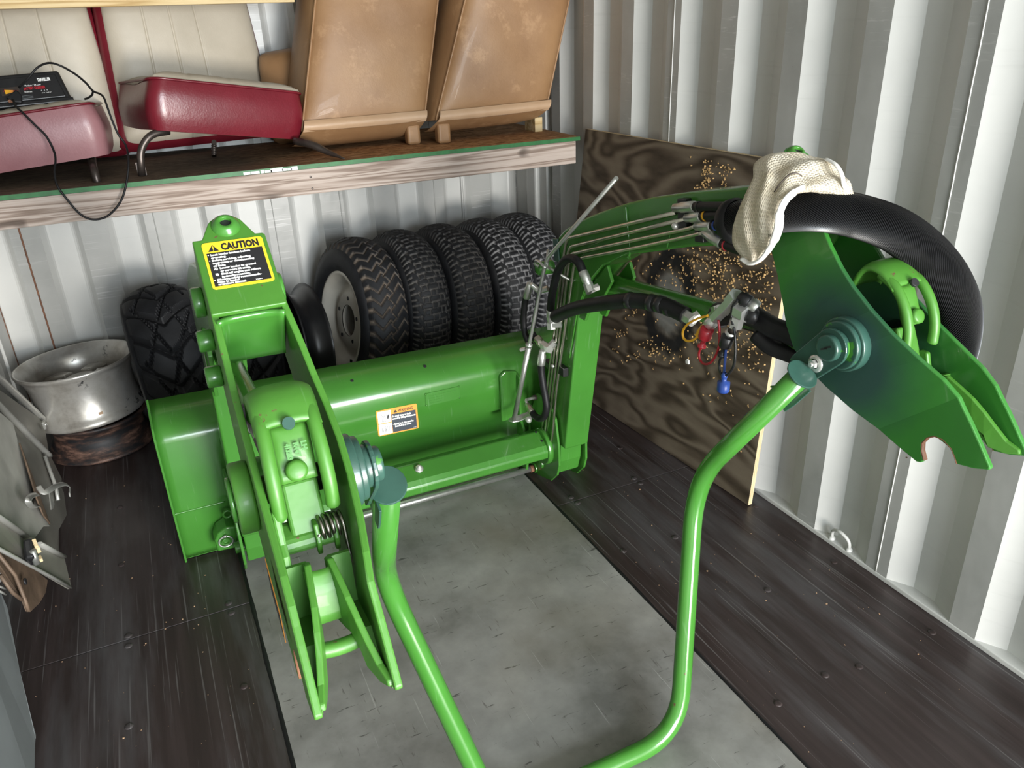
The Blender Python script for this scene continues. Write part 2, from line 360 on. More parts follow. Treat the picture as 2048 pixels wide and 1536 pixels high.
def corrugated(axis, s0, s1, z0, z1, base, out, start, pitch, flat_i, inc1, flat_o, inc2, depth, name):
    """a corrugated sheet; profile repeats along `axis` (0 x, 1 y); returns the wall object"""
    pts = []; k = math.floor((s0-start)/pitch)-1; s = start+k*pitch
    while s < s1+pitch:
        for ds, dd in ((0, 0), (flat_i, 0), (flat_i+inc1, depth), (flat_i+inc1+flat_o, depth)): pts.append((s+ds, dd))
        s += pitch
    pts = [(min(max(a, s0), s1), d) for a, d in pts if s0-.12 < a < s1+.12]
    g, gi = MB(), MB(); nz = 12
    for i in range(len(pts)-1):
        (a, da), (b, db) = pts[i], pts[i+1]
        if b-a < 1e-5: continue
        h = gi if (da == 0 and db == 0) else g
        vs = []
        for z in (z0, z1):
            for q, d in ((a, da), (b, db)): vs.append((q, base+out*d, z) if axis == 0 else (base+out*d, q, z))
        h.add(vs, [(0, 1, 3, 2)])
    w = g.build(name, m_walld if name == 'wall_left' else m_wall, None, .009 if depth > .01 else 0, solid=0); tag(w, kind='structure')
    gi.build('scuffed_flat', m_wallf, w)
    return w
P2 = .27835
wr = corrugated(1, YF, 3.30, .0, ZC, XR, 1, 1.2325-.0375-P2*20, P2, .075, .072, .068, .0635, .036, 'wall_right')
# the mirror order of slopes: towards the door the inner flat falls away quickly
MB().box((XR+.0275, 3.47, ZC/2), (.055, .38, ZC)).build('corner_post', m_wall, wr, .004); MB().box((XR-.012, 3.395, ZC/2), (.03, .10, ZC)).build('corner_post', m_wall, wr, .012, seg=3)
wb = corrugated(0, XL, XR, .0, ZC, YB, 1, -.266-.2465*8, .2465, .105, .0225, .097, .022, .030, 'wall_back')
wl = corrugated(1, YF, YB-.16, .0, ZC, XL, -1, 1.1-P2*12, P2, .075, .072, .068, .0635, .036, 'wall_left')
MB().box((XL-.024, YB-.05, ZC/2), (.06, .26, ZC)).build('corner_post', m_wall, wl, .004)
def weld(pts, parent, mat, r=.0022):
    q = []
    for i in range(60):
        t = i/59; a = Vector(pts[0]).lerp(Vector(pts[1]), t); q.append(a+Vector((0, .0012*mnoise.noise(a*31), 0)))
    MB().tube(q, r, 6).build('weld_seam', mat, parent)
for y in (1.2315, 1.2315+4*P2, 1.2315-4*P2): weld(((XR-.0005, y, .015), (XR-.0005, y, ZC)), wr, m_wall, .0018)
weld(((-.474, YB-.0005, .0), (-.474, YB-.0005, ZC)), wb, m_rust, .0035)
weld(((XL+.005, YB-.003, .0), (XL+.005, YB-.003, ZC)), wb, m_rust, .004)
for q in (.018, .505, .81, 1.27, 1.42): weld(((q, YB-.0005, .0), (q, YB-.0005, ZC)), wb, m_wallf, .0022)
s = MB().box((XR+.03, (YF+3.6)/2, .008), (.064, 3.6-YF, .016)).build('trim_1', m_wall, None, .003); tag(s, kind='structure')
s = MB().box(((XL+XR)/2, YB+.02, .02), (XR-XL, .05, .04)).build('trim_2', m_wall, None, .003); tag(s, kind='structure')
ce = MB().box(((XL+XR)/2, (YB+YF)/2, ZC+.02), (XR-XL+.2, YB-YF+.1, .04)).build('ceiling', m_walld); tag(ce, kind='structure')

# lashing ring on the right wall
lr = empty('lashing_ring', P(1683, 1072, z=.03), label='small white painted D-shaped lashing ring at the foot of the corrugated wall', cat='ring')
c = P(1683, 1075, x=1.722); c.z = .02
MB().tube(fillet([c+Vector((0, .034, -.004)), c+Vector((-.004, .034, .03)), c+Vector((-.012, 0, .05)), c+Vector((-.004, -.034, .03)), c+Vector((0, -.034, -.004))], .03), .0055, 10).build('ring', m_wall, lr)
for sgn in (1, -1): MB().lathe([(0, .011), (.005, .011), (.011, .007), (.013, 0)], c+Vector((0, sgn*.034, -.005)), (0, 0, 1), 14).build('anchor_foot', m_wall, lr)

# ------------------------------------------------------------------ plywood sheet and shavings
ply_b0, ply_b1 = Vector((1.565, 2.885, .004)), Vector((1.632, 1.69, .004)); ply_t0, ply_t1 = Vector((1.690, 2.885, 1.115)), Vector((1.700, 1.69, 1.125))
def ply_pt(u, v, off=0):
    p = ply_b0.lerp(ply_b1, u).lerp(ply_t0.lerp(ply_t1, u), v); p.x -= off+.004*sin(u*3.1)*sin(v*3.1); return p
pw = empty('plywood_sheet', (1.62, 2.3, 0), label='weathered brown plywood sheet with a black sprayed oval leaning on the corrugated wall', cat='plywood')
g = MB(); nu, nv = 24, 24
g.grid(lambda u, v: ply_pt(u, v), nu, nv); g.grid(lambda u, v: ply_pt(u, v, -.016), nu, nv)
g.build('face', m_ply, pw)
e = MB(); ring = [(u/12, 0) for u in range(12)]+[(1, v/12) for v in range(12)]+[(1-u/12, 1) for u in range(12)]+[(0, 1-v/12) for v in range(12)]
vs = [ply_pt(u, v) for u, v in ring]+[ply_pt(u, v, -.016) for u, v in ring]; n = len(ring)
e.add(vs, [(i, (i+1) % n, n+(i+1) % n, n+i) for i in range(n)]).build('cut_edge', m_plyedge, pw)
def ply_uv(px_, py_):
    """where on the sheet a measured direction meets it"""
    d = _r2*(px_-1024)+_d2*(py_-768)+_f*F_PX; best = None
    x = 1.65
    for _ in range(12):
        p = CAM+d*((x-CAM.x)/d.x); u = (2.885-p.y)/(2.885-1.69); v = p.z/1.12; q = ply_pt(max(0, min(1, u)), max(0, min(1, v))); x = q.x
    return u, v
cl = MB(); rnd = random.Random(3)
blobs = [(1382, 305, 5, 8, 10), (1416, 312, 5, 12, 26), (1418, 350, 7, 14, 18), (1450, 315, 6, 10, 22), (1455, 335, 8, 14, 30), (1468, 316, 5, 4, 12), (1486, 314, 7, 4, 10), (1408, 352, 6, 8, 12), (1450, 368, 6, 8, 10), (1410, 375, 12, 5, 18), (1430, 510, 50, 20, 50), (1460, 560, 70, 45, 150), (1440, 610, 60, 50, 120), (1500, 600, 50, 60, 120), (1395, 560, 60, 35, 60), (1520, 660, 30, 50, 60), (1340, 530, 40, 25, 26), (1450, 680, 60, 40, 45), (1265, 622, 10, 6, 12), (1240, 672, 8, 8, 12), (1295, 705, 38, 14, 45), (1330, 708, 30, 10, 30), (1490, 740, 45, 40, 35), (1520, 830, 25, 60, 14), (1425, 530, 60, 12, 30)]
for bx_, by_, sx_, sy_, cnt in blobs:
    for _ in range(cnt):
        u, v = ply_uv(rnd.gauss(bx_, sx_), rnd.gauss(by_, sy_))
        if not (.02 < u < .985 and .02 < v < .97): continue
        p = ply_pt(u, v, .0012); a = rnd.uniform(0, 2*pi); L = rnd.uniform(.0025, .0055); w = rnd.uniform(.0012, .0028)
        dv = Vector((-.0, cos(a), sin(a))); sv = Vector((0, -sin(a), cos(a))); o_ = Vector((-1, 0, 0))
        q = [p-dv*L-sv*w, p-dv*L+sv*w, p+sv*w*1.2+o_*.003, p-sv*w*1.2+o_*.0035, p+dv*L+sv*w*.7+o_*.001, p+dv*L-sv*w*.7+o_*.0014]
        cl.add(q, [(0, 1, 2, 3), (3, 2, 4, 5)])
tag(cl.build('wood_shavings', m_chip, None, solid=.0006), 'golden wood shavings clinging in clusters to the dark plywood sheet', 'shavings', kind='stuff')
pc = MB()
c = P(1378, 723, x=1.628); pc.prism([c+Vector((-.008, a, b)) for a, b in ((-.008, -.007), (.009, -.009), (.011, .002), (.004, .009), (-.006, .006))], (.006, 0, 0))
tag(pc.build('paper_scrap', m_white, None, .001), 'small white torn scrap stuck low on the plywood below the red cap', 'scrap')
db = MB(); rnd = random.Random(11)
for _ in range(230):
    if rnd.random() < .5: x, y = rnd.uniform(XL+.06, SX0-.02), rnd.uniform(.85, 2.9)
    else: x, y = rnd.uniform(SX1+.02, 1.66), rnd.uniform(.8, 2.7)
    if y > 2.2 and -.15 < x < 1.36: continue
    r = abs(rnd.gauss(.0004, .0006))+.0006; a = rnd.uniform(0, 6)
    pts = [(x+cos(a+k*2*pi/4)*r*rnd.uniform(.6, 1.5), y+sin(a+k*2*pi/4)*r*rnd.uniform(.6, 1.5), .0006) for k in range(4)]
    db.prism(pts, (0, 0, r*.7))
tag(db.build('floor_grit', m_tan2), 'pale specks of grit and wood dust scattered on the dark floor', 'grit', kind='stuff')

# ------------------------------------------------------------------ shelf
SY, SZ, SXR = 2.87, 1.09, 1.655
sh = empty('shelf', (.5, SY, SZ), label='strand board shelf with green front edge on a pine board, above the tyres', cat='shelf')
MB().box(((XL+SXR)/2, (SY+.004+YB)/2, SZ-.0075), (SXR-XL, YB-SY-.006, .015)).build('deck', m_osb, sh)
MB().box(((XL+SXR)/2, SY+.001, SZ-.0077), (SXR-XL, .004, .0148)).build('painted_edge', m_edge, sh)
rag = MB(); rnd = random.Random(5); xx = .325
for i in range(9):
    w = rnd.uniform(.012, .03); z0 = rnd.uniform(.0, .006); rag.box((xx+w/2, SY-.0014, SZ-.008-z0*.4), (w, .0014, .0135-z0)); xx += w*rnd.uniform(.8, 1.15)
rag.build('white_primer_patch', m_prim, sh)
MB().box(((XL+SXR-.006)/2, SY+.020, SZ-.015-.0455), (SXR-XL-.03, .038, .089)).build('front_board', m_pine, sh, .003)
for xx in (-.5, .2, .9, 1.60): MB().box((xx, (SY+.04+YB)/2, SZ-.015-.0455), (.038, YB-SY-.05, .085)).build('joist', m_pine, sh, .002)
for px_, py_ in [(621, 354), (625, 377)]:
    c = P(px_, py_, y=SY); MB().lathe([(0, .004), (.001, .003), (.0, 0)], c, (0, -1, 0), 10).build('nail', m_legm, sh)
us = empty('upper_shelf', (0, 3.25, 1.7), label='yellow pine board of the upper shelf above the red seats', cat='shelf')
MB().box(((XL+.655)/2, 3.26, 1.617+.0445), (.655-XL, .038, .089)).build('front_board', m_pine2, us, .003)
MB().box(((XL+.655)/2, 3.42, 1.715), (.655-XL, .35, .015)).build('deck', m_osb, us)
# ------------------------------------------------------------------ seats on the shelf
def pad(w0, w1, h, t, bulge=.02, pleats=(), nx=90, ny=26, r=.035, depth_p=.008, span=None):
    """an upholstered slab: x across (w0 wide at the foot, w1 at the head), z up, front towards -y"""
    g = MB()
    def side(sgn):
        def fn(u, v):
            a, b = u*2-1, v*2-1
            ex = 1-abs(a)**7; ez = 1-abs(b)**7
            w = w0+(w1-w0)*v; x = a*w/2; z = v*h
            # rounded corners in plan
            ca, cb = max(0, abs(a)-.82)/.18, max(0, abs(b)-.86)/.14
            k = (ca*ca+cb*cb)**.5
            if k > 1 and ca > 0 and cb > 0:
                x -= math.copysign((ca-ca/k)*.18*w/2, a); z -= math.copysign((cb-cb/k)*.14*h/2, b)
            e = min(1, ex*1.0)**.5*min(1, ez)**.5
            y = sgn*(t/2*e+bulge*(1-a*a)*(1-b*b)*.8)
            if sgn < 0:
                for p in pleats: y += depth_p*math.exp(-((a-p)/.008)**2)*(min(1, ez*1.2))
            return (x, y, z)
        return fn
    g.grid(side(-1), nx*2, ny); g.grid(side(1), nx, ny)
    return g
def xf(g, loc=(0, 0, 0), rot=(0, 0, 0)):
    R = Euler(rot).to_matrix(); L = Vector(loc); g.v = [tuple(R @ Vector(p)+L) for p in g.v]; return g
def red_seat(name, loc, yaw, roll, label, dusty):
    t = empty(name, loc, (0, 0, yaw), label, 'car seat')
    face = m_redp if dusty else m_redv
    # cushion: front towards -y, 0.52 wide, 0.46 deep, nose raised
    g = MB(); W, D, H = .53, .41, .135; CR = Matrix.Rotation(roll, 4, 'Y')
    def sidef(u, v):     # red valance, front and sides: u runs round, v up
        q = u*3; R = .05
        path = fillet([(-W/2, D/2+.0, 0), (-W/2, -D/2, 0), (W/2, -D/2, 0), (W/2, D/2, 0)], .055, 9)
        i = u*(len(path)-1); k = min(int(i), len(path)-2); p = path[k].lerp(path[k+1], i-k)
        z = .078+(H+.012)*v+(.03*max(0, -p.y/D*2) if v > .5 else .012*max(0, -p.y/D*2))
        b = .014*sin(pi*v)+.003*mnoise.noise(Vector((p.x*9, p.y*9, v*3+loc[0]))); n = Vector((p.x/W, p.y/D, 0)).normalized()
        return (p.x+n.x*b, p.y+n.y*b, z)
    rl = lambda g_: (setattr(g_, 'v', [tuple(CR @ Vector(p)) for p in g_.v]), g_)[1]
    rl(MB().grid(sidef, 60, 10)).build('seat_skirt', face, t, local=True)
    def topf(u, v):
        a, b = u*2-1, v*2-1; k = max(abs(a), abs(b)); x, y = a*W/2, b*D/2
        ca, cb = max(0, abs(a)-.80)/.20, max(0, abs(b)-.78)/.22; q = (ca*ca+cb*cb)**.5
        if q > 1 and b < 0: x -= math.copysign((ca-ca/q)*.2*W/2, a); y -= math.copysign((cb-cb/q)*.22*D/2, b)
        z = .09+H+.03*max(0, -y/D*2)+(.028 if dusty else .040)*(1-k**6)
        for p in (-.5, 0, .5): z -= .005*math.exp(-((a-p)/.02)**2)*(1-k**6)
        return (x*1.005, y*1.005, z)
    rl(MB().grid(topf, 60, 30)).build('seat_cushion', m_cream, t, local=True)
    path = fillet([(-W/2, D/2, 0), (-W/2, -D/2, 0), (W/2, -D/2, 0), (W/2, D/2, 0)], .055, 9)
    rl(MB().tube([Vector((p.x*1.012, p.y*1.012, .09+H+.001+.03*max(0, -p.y/D*2))) for p in path], .0045, 8)).build('seat_piping', m_redv, t, local=True)
    rl(MB().box((0, .02, .100), (W-.08, D-.09, .03))).build('seat_base', m_brown, t, .006, local=True)
    b = pad(.605, .535, .56 if not dusty else .545, .09, .018, (-.52, -.17, .17, .52)[0:3] if not dusty else (-.4, 0., .4), r=.05)
    xf(b, (.055 if not dusty else .0, .245, .04 if not dusty else .07), (-radians(6), 0, 0)); b.build('backrest_cushion', m_cream, t, local=True)
    b = pad(.65, .565, .59 if not dusty else .57, .10, .0); xf(b, (.050 if not dusty else -.002, .268, .015 if not dusty else .05), (-radians(6), 0, 0)); b.build('backrest_shell', m_redv, t, local=True)
    for sx in ((-1, 1) if dusty else ()):
        MB().tube(fillet([(sx*.19, -.02, .085), (sx*.2, -.20, .085), (sx*.205, -.255, .07), (sx*.205, -.255, .006)], .05), .0125, 12).build('front_leg', m_legm, t, local=True)
        MB().tube(fillet([(sx*.17, .12, .08), (sx*.17, .17, .02), (sx*.17, .17, .006)], .03), .011, 12).build('rear_leg', m_legm, t, local=True)
    return t
s2 = red_seat('car_seat', (.272, 3.235, SZ+.012), radians(12), radians(9.5), 'red and cream car seat tilted on bent tube legs beside the tan seats', False)
s1 = red_seat('car_seat', (-.325, 3.215, SZ-.036), radians(-2), radians(-5), 'red and cream car seat carrying the black battery charger', True)
# loose bracket legs of the right red seat
g = MB(); g.tube(fillet([P(338, 262, y=3.02), P(300, 268, y=3.0), P(280, 300, y=2.99), P(284, 352, z=SZ)], .03), [.0125]*17 if False else .0125, 12)
c = P(284, 345, z=SZ+.01); g.box(c+Vector((0, 0, .012)), (.028, .006, .044)); g.build('bent_leg_tube', m_legm, None)
o = bpy.data.objects['bent_leg_tube']; o.parent = s2; o.matrix_parent_inverse = (Matrix.Translation(s2.location) @ s2.rotation_euler.to_matrix().to_4x4()).inverted()
g = MB(); g.tube(spline([P(590, 282, y=3.06), P(625, 290, y=3.0), P(655, 304, y=2.96), P(690, 318, z=SZ+.004)], 5), [.014]*8+[.013, .012, .011, .010, .008, .006, .004, .002][:8], 12)
g.build('bent_leg_tube', m_legm, None); o = [x for x in bpy.data.objects if x.name.startswith('bent_leg_tube') and x.parent is None][0]
o.parent = s2; o.matrix_parent_inverse = (Matrix.Translation(s2.location) @ s2.rotation_euler.to_matrix().to_4x4()).inverted()
g = MB().tube([P(428, 284, y=3.2), P(428, 312, z=SZ+.003)], .009, 10)
for i in range(6): g.lathe([(0, .009), (.002, .0105), (.004, .009)], P(428, 292+i*3.4, y=3.2), (0, 0, 1), 10)
g.build('threaded_stud', m_legm, None); o = bpy.data.objects['threaded_stud']; o.parent = s2; o.matrix_parent_inverse = (Matrix.Translation(s2.location) @ s2.rotation_euler.to_matrix().to_4x4()).inverted()

def tan_seat(quad, y0, y1, thick, label, sideskew, foot):
    """back shell of a tan seat; quad = bottom left, bottom right, top right, top left pixels of its rear panel"""
    bl, br = P(*quad[0], y=y0), P(*quad[1], y=y0); tr, tl = P(*quad[2], y=y1), P(*quad[3], y=y1)
    k = 1.35; tl = bl+(tl-bl)*k; tr = br+(tr-br)*k
    t = empty('tan_car_seat', (bl+br)/2, label=label, cat='car seat')
    nb = (br-bl).cross(tl-bl).normalized()
    if nb.y > 0: nb = -nb
    back = -nb*thick+Vector((sideskew, 0, 0))
    def fr(u, v):
        a, b = u*2-1, v*2-1; p = bl.lerp(br, u).lerp(tl.lerp(tr, u), v)
        e = (1-abs(a)**9)*(1-abs(b)**9); w = .004*mnoise.noise(Vector((p.x*7, p.z*7, 2)))
        return p+nb*(.022*e+.012*(1-a*a)*(1-b*b)+w*e)
    g = MB().grid(fr, 34, 34)
    N_ = 33; ring = [fr(i/N_, 0) for i in range(N_)]+[fr(1, i/N_) for i in range(N_)]+[fr(1-i/N_, 1) for i in range(N_)]+[fr(0, 1-i/N_) for i in range(N_)]
    c = sum(ring, Vector())/len(ring)
    def sd(u, v):
        p = ring[int(round(u*len(ring))) % len(ring)]; q = p+back*v; out = (p-c); out -= nb*out.dot(nb); out.normalize()
        return q+out*.016*sin(pi*v)
    g.grid(sd, len(ring), 7, wrap=True).build('seat_back', m_tan, t)
    MB().tube([p+nb*.001 for p in ring], .0042, 8, closed=True).build('seam_piping', m_tan, t)
    # folded band along the foot and the roll under it
    up = (tl-bl).normalized()
    def band(u, v): p = bl.lerp(br, u); return p+up*(.036-.042*v)+nb*(.024+.010*sin(pi*v)+.0015*mnoise.noise(Vector((u*16, v*2, 1))))+back*(0)
    MB().grid(band, 40, 7).build('trim_band', m_tan2, t)
    def roll(u, v):
        a = v*pi*.9; p = bl.lerp(br, u); sag = .02*(1-(u*2-1)**4)
        return p+nb*(.018*cos(a*.5)+.012)+up*(-.008-.058*sin(a*.55)+.012*(1-sag*40))+back*.5*v
    MB().grid(roll, 40, 9).build('bottom_roll', m_tan, t)
    for f in foot:
        p = bl.lerp(br, f); g = MB(); hgt = max(.03, p.z-.012-SZ)
        g.box((p.x, p.y+.015, SZ+hgt/2), (.055, .05, hgt)); g.build('foot_block', m_tan, t, .012, seg=3)
    return t
tan_seat([(604, 262), (848, 240), (880, -40), (634, -30)], 3.10, 3.16, .24, 'tan vinyl car seat seen from behind, next to the red seat', -.03, (.90,))
ts = tan_seat([(872, 240), (1092, 216), (1144, -30), (940, -40)], 3.05, 3.05, .22, 'tan vinyl car seat seen from behind, at the corrugated wall end', -.03, (.06,))
c = P(1069, 243, y=3.16); MB().box((c.x, 3.17, SZ+.030), (.036, .10, .060)).build('wood_spacer', m_pine2, ts, .002)
tc_ = empty('seat_cushion', P(552, 200, y=3.40), label='tan vinyl cushion standing behind between red and tan seats', cat='cushion')
g = pad(.26, .22, .36, .16, .03); xf(g, (.655, 3.44, SZ+.012), (-radians(6), -radians(7), -radians(38))); g.build('cover', m_tan, tc_)

# ------------------------------------------------------------------ battery charger
def text_mesh(body, size, bold=0.0, align='LEFT', spacing=1.0):
    cu = bpy.data.curves.new('t', 'FONT'); cu.body = body; cu.size = size; cu.offset = bold; cu.align_x = align; cu.resolution_u = 2; cu.space_character = spacing
    o = bpy.data.objects.new('t', cu); C.objects.link(o); dg = bpy.context.evaluated_depsgraph_get(); dg.update()
    me = bpy.data.meshes.new_from_object(o.evaluated_get(dg)); v = [p.co.copy() for p in me.vertices]; f = [tuple(p.vertices) for p in me.polygons]
    bpy.data.objects.remove(o); bpy.data.curves.remove(cu); bpy.data.meshes.remove(me); return v, f
def frame_pt(o, ex, ey, n): return lambda a, b, h=0.: o+ex*a+ey*b+n*h
def letter(fp, body, a, b, size, mat, parent, h=.0006, bold=.0, align='LEFT', name='lettering', sx=1., width=None, spacing=1.):
    v, f = text_mesh(body, size, bold, align, spacing)
    if width:
        xs = [p.x for p in v]; k = width/max(1e-6, max(xs)-min(xs)); sx = k
    g = MB().add([fp(a+p.x*sx, b+p.y, h) for p in v], f)
    me = bpy.data.meshes.new(name); me.from_pydata(g.v, [], g.f); me.materials.append(mat); return put(name, me, parent)
def rrect(w, h, r, n=5, a0=0, b0=0):
    out = []
    for cx, cy, s0 in ((w-r, h-r, 0), (r, h-r, 90), (r, r, 180), (w-r, r, 270)):
        for i in range(n+1): t = radians(s0+90*i/n); out.append((a0+cx+r*cos(t), b0+cy+r*sin(t)))
    return out
def sheet(fp, pts, h, t, mat, parent, name):
    return MB().prism([fp(a, b, h) for a, b in pts], fp(0, 0, t)-fp(0, 0, 0)).build(name, mat, parent)
ch0 = P(146, 201, y=3.085); ch1 = P(124, 133, y=3.135); cl0 = P(0, 216, y=3.075)
bc = empty('battery_charger', ch0, label='black battery charger with meter and lettering lying on the red seat', cat='charger')
ex = (ch0-cl0).normalized(); ey = (ch1-ch0); ey -= ex*ey.dot(ex); ey.normalize(); nn = ex.cross(ey)
if nn.y > 0: nn = -nn
WC, HC = .27, .105; O = ch0-ex*WC
fp = frame_pt(O, ex, ey, nn)
MB().prism([fp(a, b, 0) for a, b in ((0, 0), (WC, 0), (WC-.018, HC), (0.01, HC))], -nn*.09).build('case', m_blackp, bc, .008, seg=3)
MB().prism([fp(a, b, .0) for a, b in ((.02, .014), (WC-.016, .014), (WC-.03, HC-.014), (0.02, HC-.014))], nn*.005).build('front_panel', m_blackp, bc, .003)
MB().prism([fp(a, b, .0) for a, b in ((.0, -.004), (WC+.003, -.004), (WC+.003, .01), (0., .01))], nn*.010).build('lower_lip', m_blackp, bc, .003)
f2 = frame_pt(O+nn*.0052, ex, ey, nn)
letter(f2, 'TRAVELLER', WC-.085, HC-.034, .014, m_white, bc, bold=.0006, width=.038)
letter(f2, 'Medium / 2A Low', WC-.125, HC-.047, .008, m_white, bc, width=.046)
letter(f2, 'BATTERY CHARGER', WC-.130, HC-.058, .012, m_red, bc, bold=.0005, width=.062)
letter(f2, 'Oustrate', WC-.131, HC-.067, .0075, m_white, bc, width=.022)
for i in range(3): letter(f2, '*', WC-.083+i*.008, HC-.069, .009, m_white, bc)
letter(f2, '6V 12V', WC-.083, HC-.074, .004, m_white, bc, width=.028)
sheet(f2, [(WC-.195, .034), (WC-.142, .034), (WC-.142, .060), (WC-.195, .060)], 0, .0014, m_legm, bc, 'meter_window')
f3 = frame_pt(O+nn*.0068, ex, ey, nn)
for i, (mt, w0, w1) in enumerate(((m_yel, 0, .014), (m_orange, .014, .024), (m_red, .024, .036))):
    y0, y1 = .006*(1-w0/.04)+.001, .006*(1-w1/.04)+.001; sheet(f3, [(WC-.184+w0, .046-y0), (WC-.184+w1, .046-y1), (WC-.184+w1, .046+y1), (WC-.184+w0, .046+y0)], 0, .0004, mt, bc, 'meter_scale')
sheet(f3, [(WC-.188, .046), (WC-.183, .056), (WC-.182, .056), (WC-.187, .046)], 0, .0008, m_red, bc, 'meter_needle')
for i in range(3): sheet(f2, [(WC-.15+i*0, .020+i*.004), (WC-.11, .020+i*.004), (WC-.11, .0208+i*.004), (WC-.15, .0208+i*.004)], 0, .0006, m_greyp, bc, 'vent_rib')
# battery clamp hanging over the panel, and the leads
g = MB().prism([fp(a, b, .012) for a, b in ((WC-.165, .0), (WC-.145, -.004), (WC-.140, .025), (WC-.150, .042), (WC-.168, .030), (WC-.185, .02))], nn*.02); g.build('battery_clamp', m_black, bc, .005)
sheet(f2, [(WC-.180, .002), (WC-.166, .002), (WC-.168, .012), (WC-.182, .010)], .02, .004, m_rust, bc, 'clamp_jaw')
lead = spline([P(38, 175, y=3.06), P(55, 158, y=3.04), P(75, 135, y=3.04), P(98, 126, y=3.07), P(122, 132, y=3.09), P(150, 148, y=3.07), P(172, 166, y=3.04), P(186, 182, y=3.02), P(200, 188, y=2.99), P(208, 196, y=2.965), P(215, 215, y=2.95), P(224, 240, y=2.94), P(236, 268, y=2.93), P(252, 292, y=2.92), P(257, 325, y=2.87), P(252, 370, y=2.845), P(240, 405, y=2.84), P(215, 432, y=2.84), P(186, 439, y=2.84), P(160, 428, y=2.84), P(135, 400, y=2.84), P(115, 372, y=2.845), P(109, 345, y=2.87), P(111, 320, y=2.90), P(107, 300, y=2.93), P(92, 272, y=2.945), P(70, 250, y=2.955), P(45, 225, y=2.97), P(32, 213, y=3.0), P(26, 200, y=3.04)], 5)
MB().tube(lead, .0034, 8).build('lead_cable', m_black, bc)
MB().tube(spline([P(186, 182, y=3.02), P(184, 190, y=3.04), P(176, 196, y=3.06), P(170, 198, y=3.08)], 6), .0034, 8).build('lead_cable', m_black, bc)

# ------------------------------------------------------------------ tyres along the back wall
def tri(x): return abs((x % 1)*2-1)*2-1
def fr(x): return x-math.floor(x)
def sm(x, w): return max(0., min(1., 1-x/w))
def pat_a(u, v):       # wavy lugs, deep shoulder notches
    z = .20*tri(u*1.0)*1.0; d = 0
    d = max(d, sm(abs(v-.02-.14*tri(u*2)), .055))
    p = u*2+.38*tri(v*1.35+.2)
    if v < -.05 or v > .2: d = max(d, sm(abs(fr(p)-.5), .15))
    if abs(v) > .80: d = max(d, sm(abs(fr(u*2+.25)-.5), .28))
    return d
def pat_b(u, v):       # interlocking blocks, narrow zigzag channels
    d = 0; rows = (-.62, -.22, .20, .60)
    for i, c in enumerate(rows):
        w = .075*(1 if fr(u*2+.5*(i % 2)) < .5 else -1)
        d = max(d, sm(abs(v-c-w), .035))
    r = sum(1 for c in rows if v > c)
    d = max(d, sm(abs(fr(u*2+.5*(r % 2)+.25*v)-.5), .11))
    d = max(d, .5*sm(abs(fr(u*2+.5*(r % 2)+.5+.25*v)-.5), .06) if abs(v) < .6 else 0)
    if abs(v) > .82: d = max(d, sm(abs(fr(u*4)-.5), .22))
    return d
def pat_c(u, v):       # angled chevron blocks of a small off-road tyre
    p = u+.9*abs(v)*(1 if True else 0); d = sm(abs(fr(p)-.5), .17)
    d = max(d, sm(abs(fr(u*.5+v*1.25)-.5), .075)) if abs(v) < .75 else d
    d = max(d, sm(abs(fr(u*.5-v*1.25+.3)-.5), .075)) if abs(v) < .75 else d
    return d
def tread_mesh(name, R, W, pat, Nrep, depth, mat, crown=.035, nu=480, nv=46):
    vs = []; gs = []
    for i in range(nu):
        a = 2*pi*i/nu
        for j in range(nv):
            v = j/(nv-1)*2-1; g = pat(i/nu*Nrep, v); edge = max(0, abs(v)-.86)/.14
            r = R-crown*abs(v)**2.4-.020*edge**2-depth*g; x = v*W/2*(1-.0*edge)
            vs.append((x, r*cos(a), r*sin(a))); gs.append(g)
    fs = [(i*nv+j, ((i+1) % nu)*nv+j, ((i+1) % nu)*nv+j+1, i*nv+j+1) for i in range(nu) for j in range(nv-1)]
    me = bpy.data.meshes.new(name); me.from_pydata(vs, [], fs); me.materials.append(mat)
    at = me.attributes.new('groove', 'FLOAT', 'POINT'); at.data.foreach_set('value', gs); return me
def carcass(R, W, Rr, crown, mat):
    prof = []; r0 = R-crown-.026; w = W/2
    for s in (-1, 1):
        q = [(s*w*1.0, r0+.012), (s*w*1.055, r0-.02), (s*w*1.09, (r0+Rr)/2), (s*w*1.02, Rr+.022), (s*w*.9, Rr+.006), (s*w*.86, Rr-.006)]
        prof += q if s > 0 else q[::-1]
    prof = [(-w*.86, Rr-.006)]+prof[1:6]+prof[6:]
    return MB().lathe(prof, (0, 0, 0), (1, 0, 0), 72)
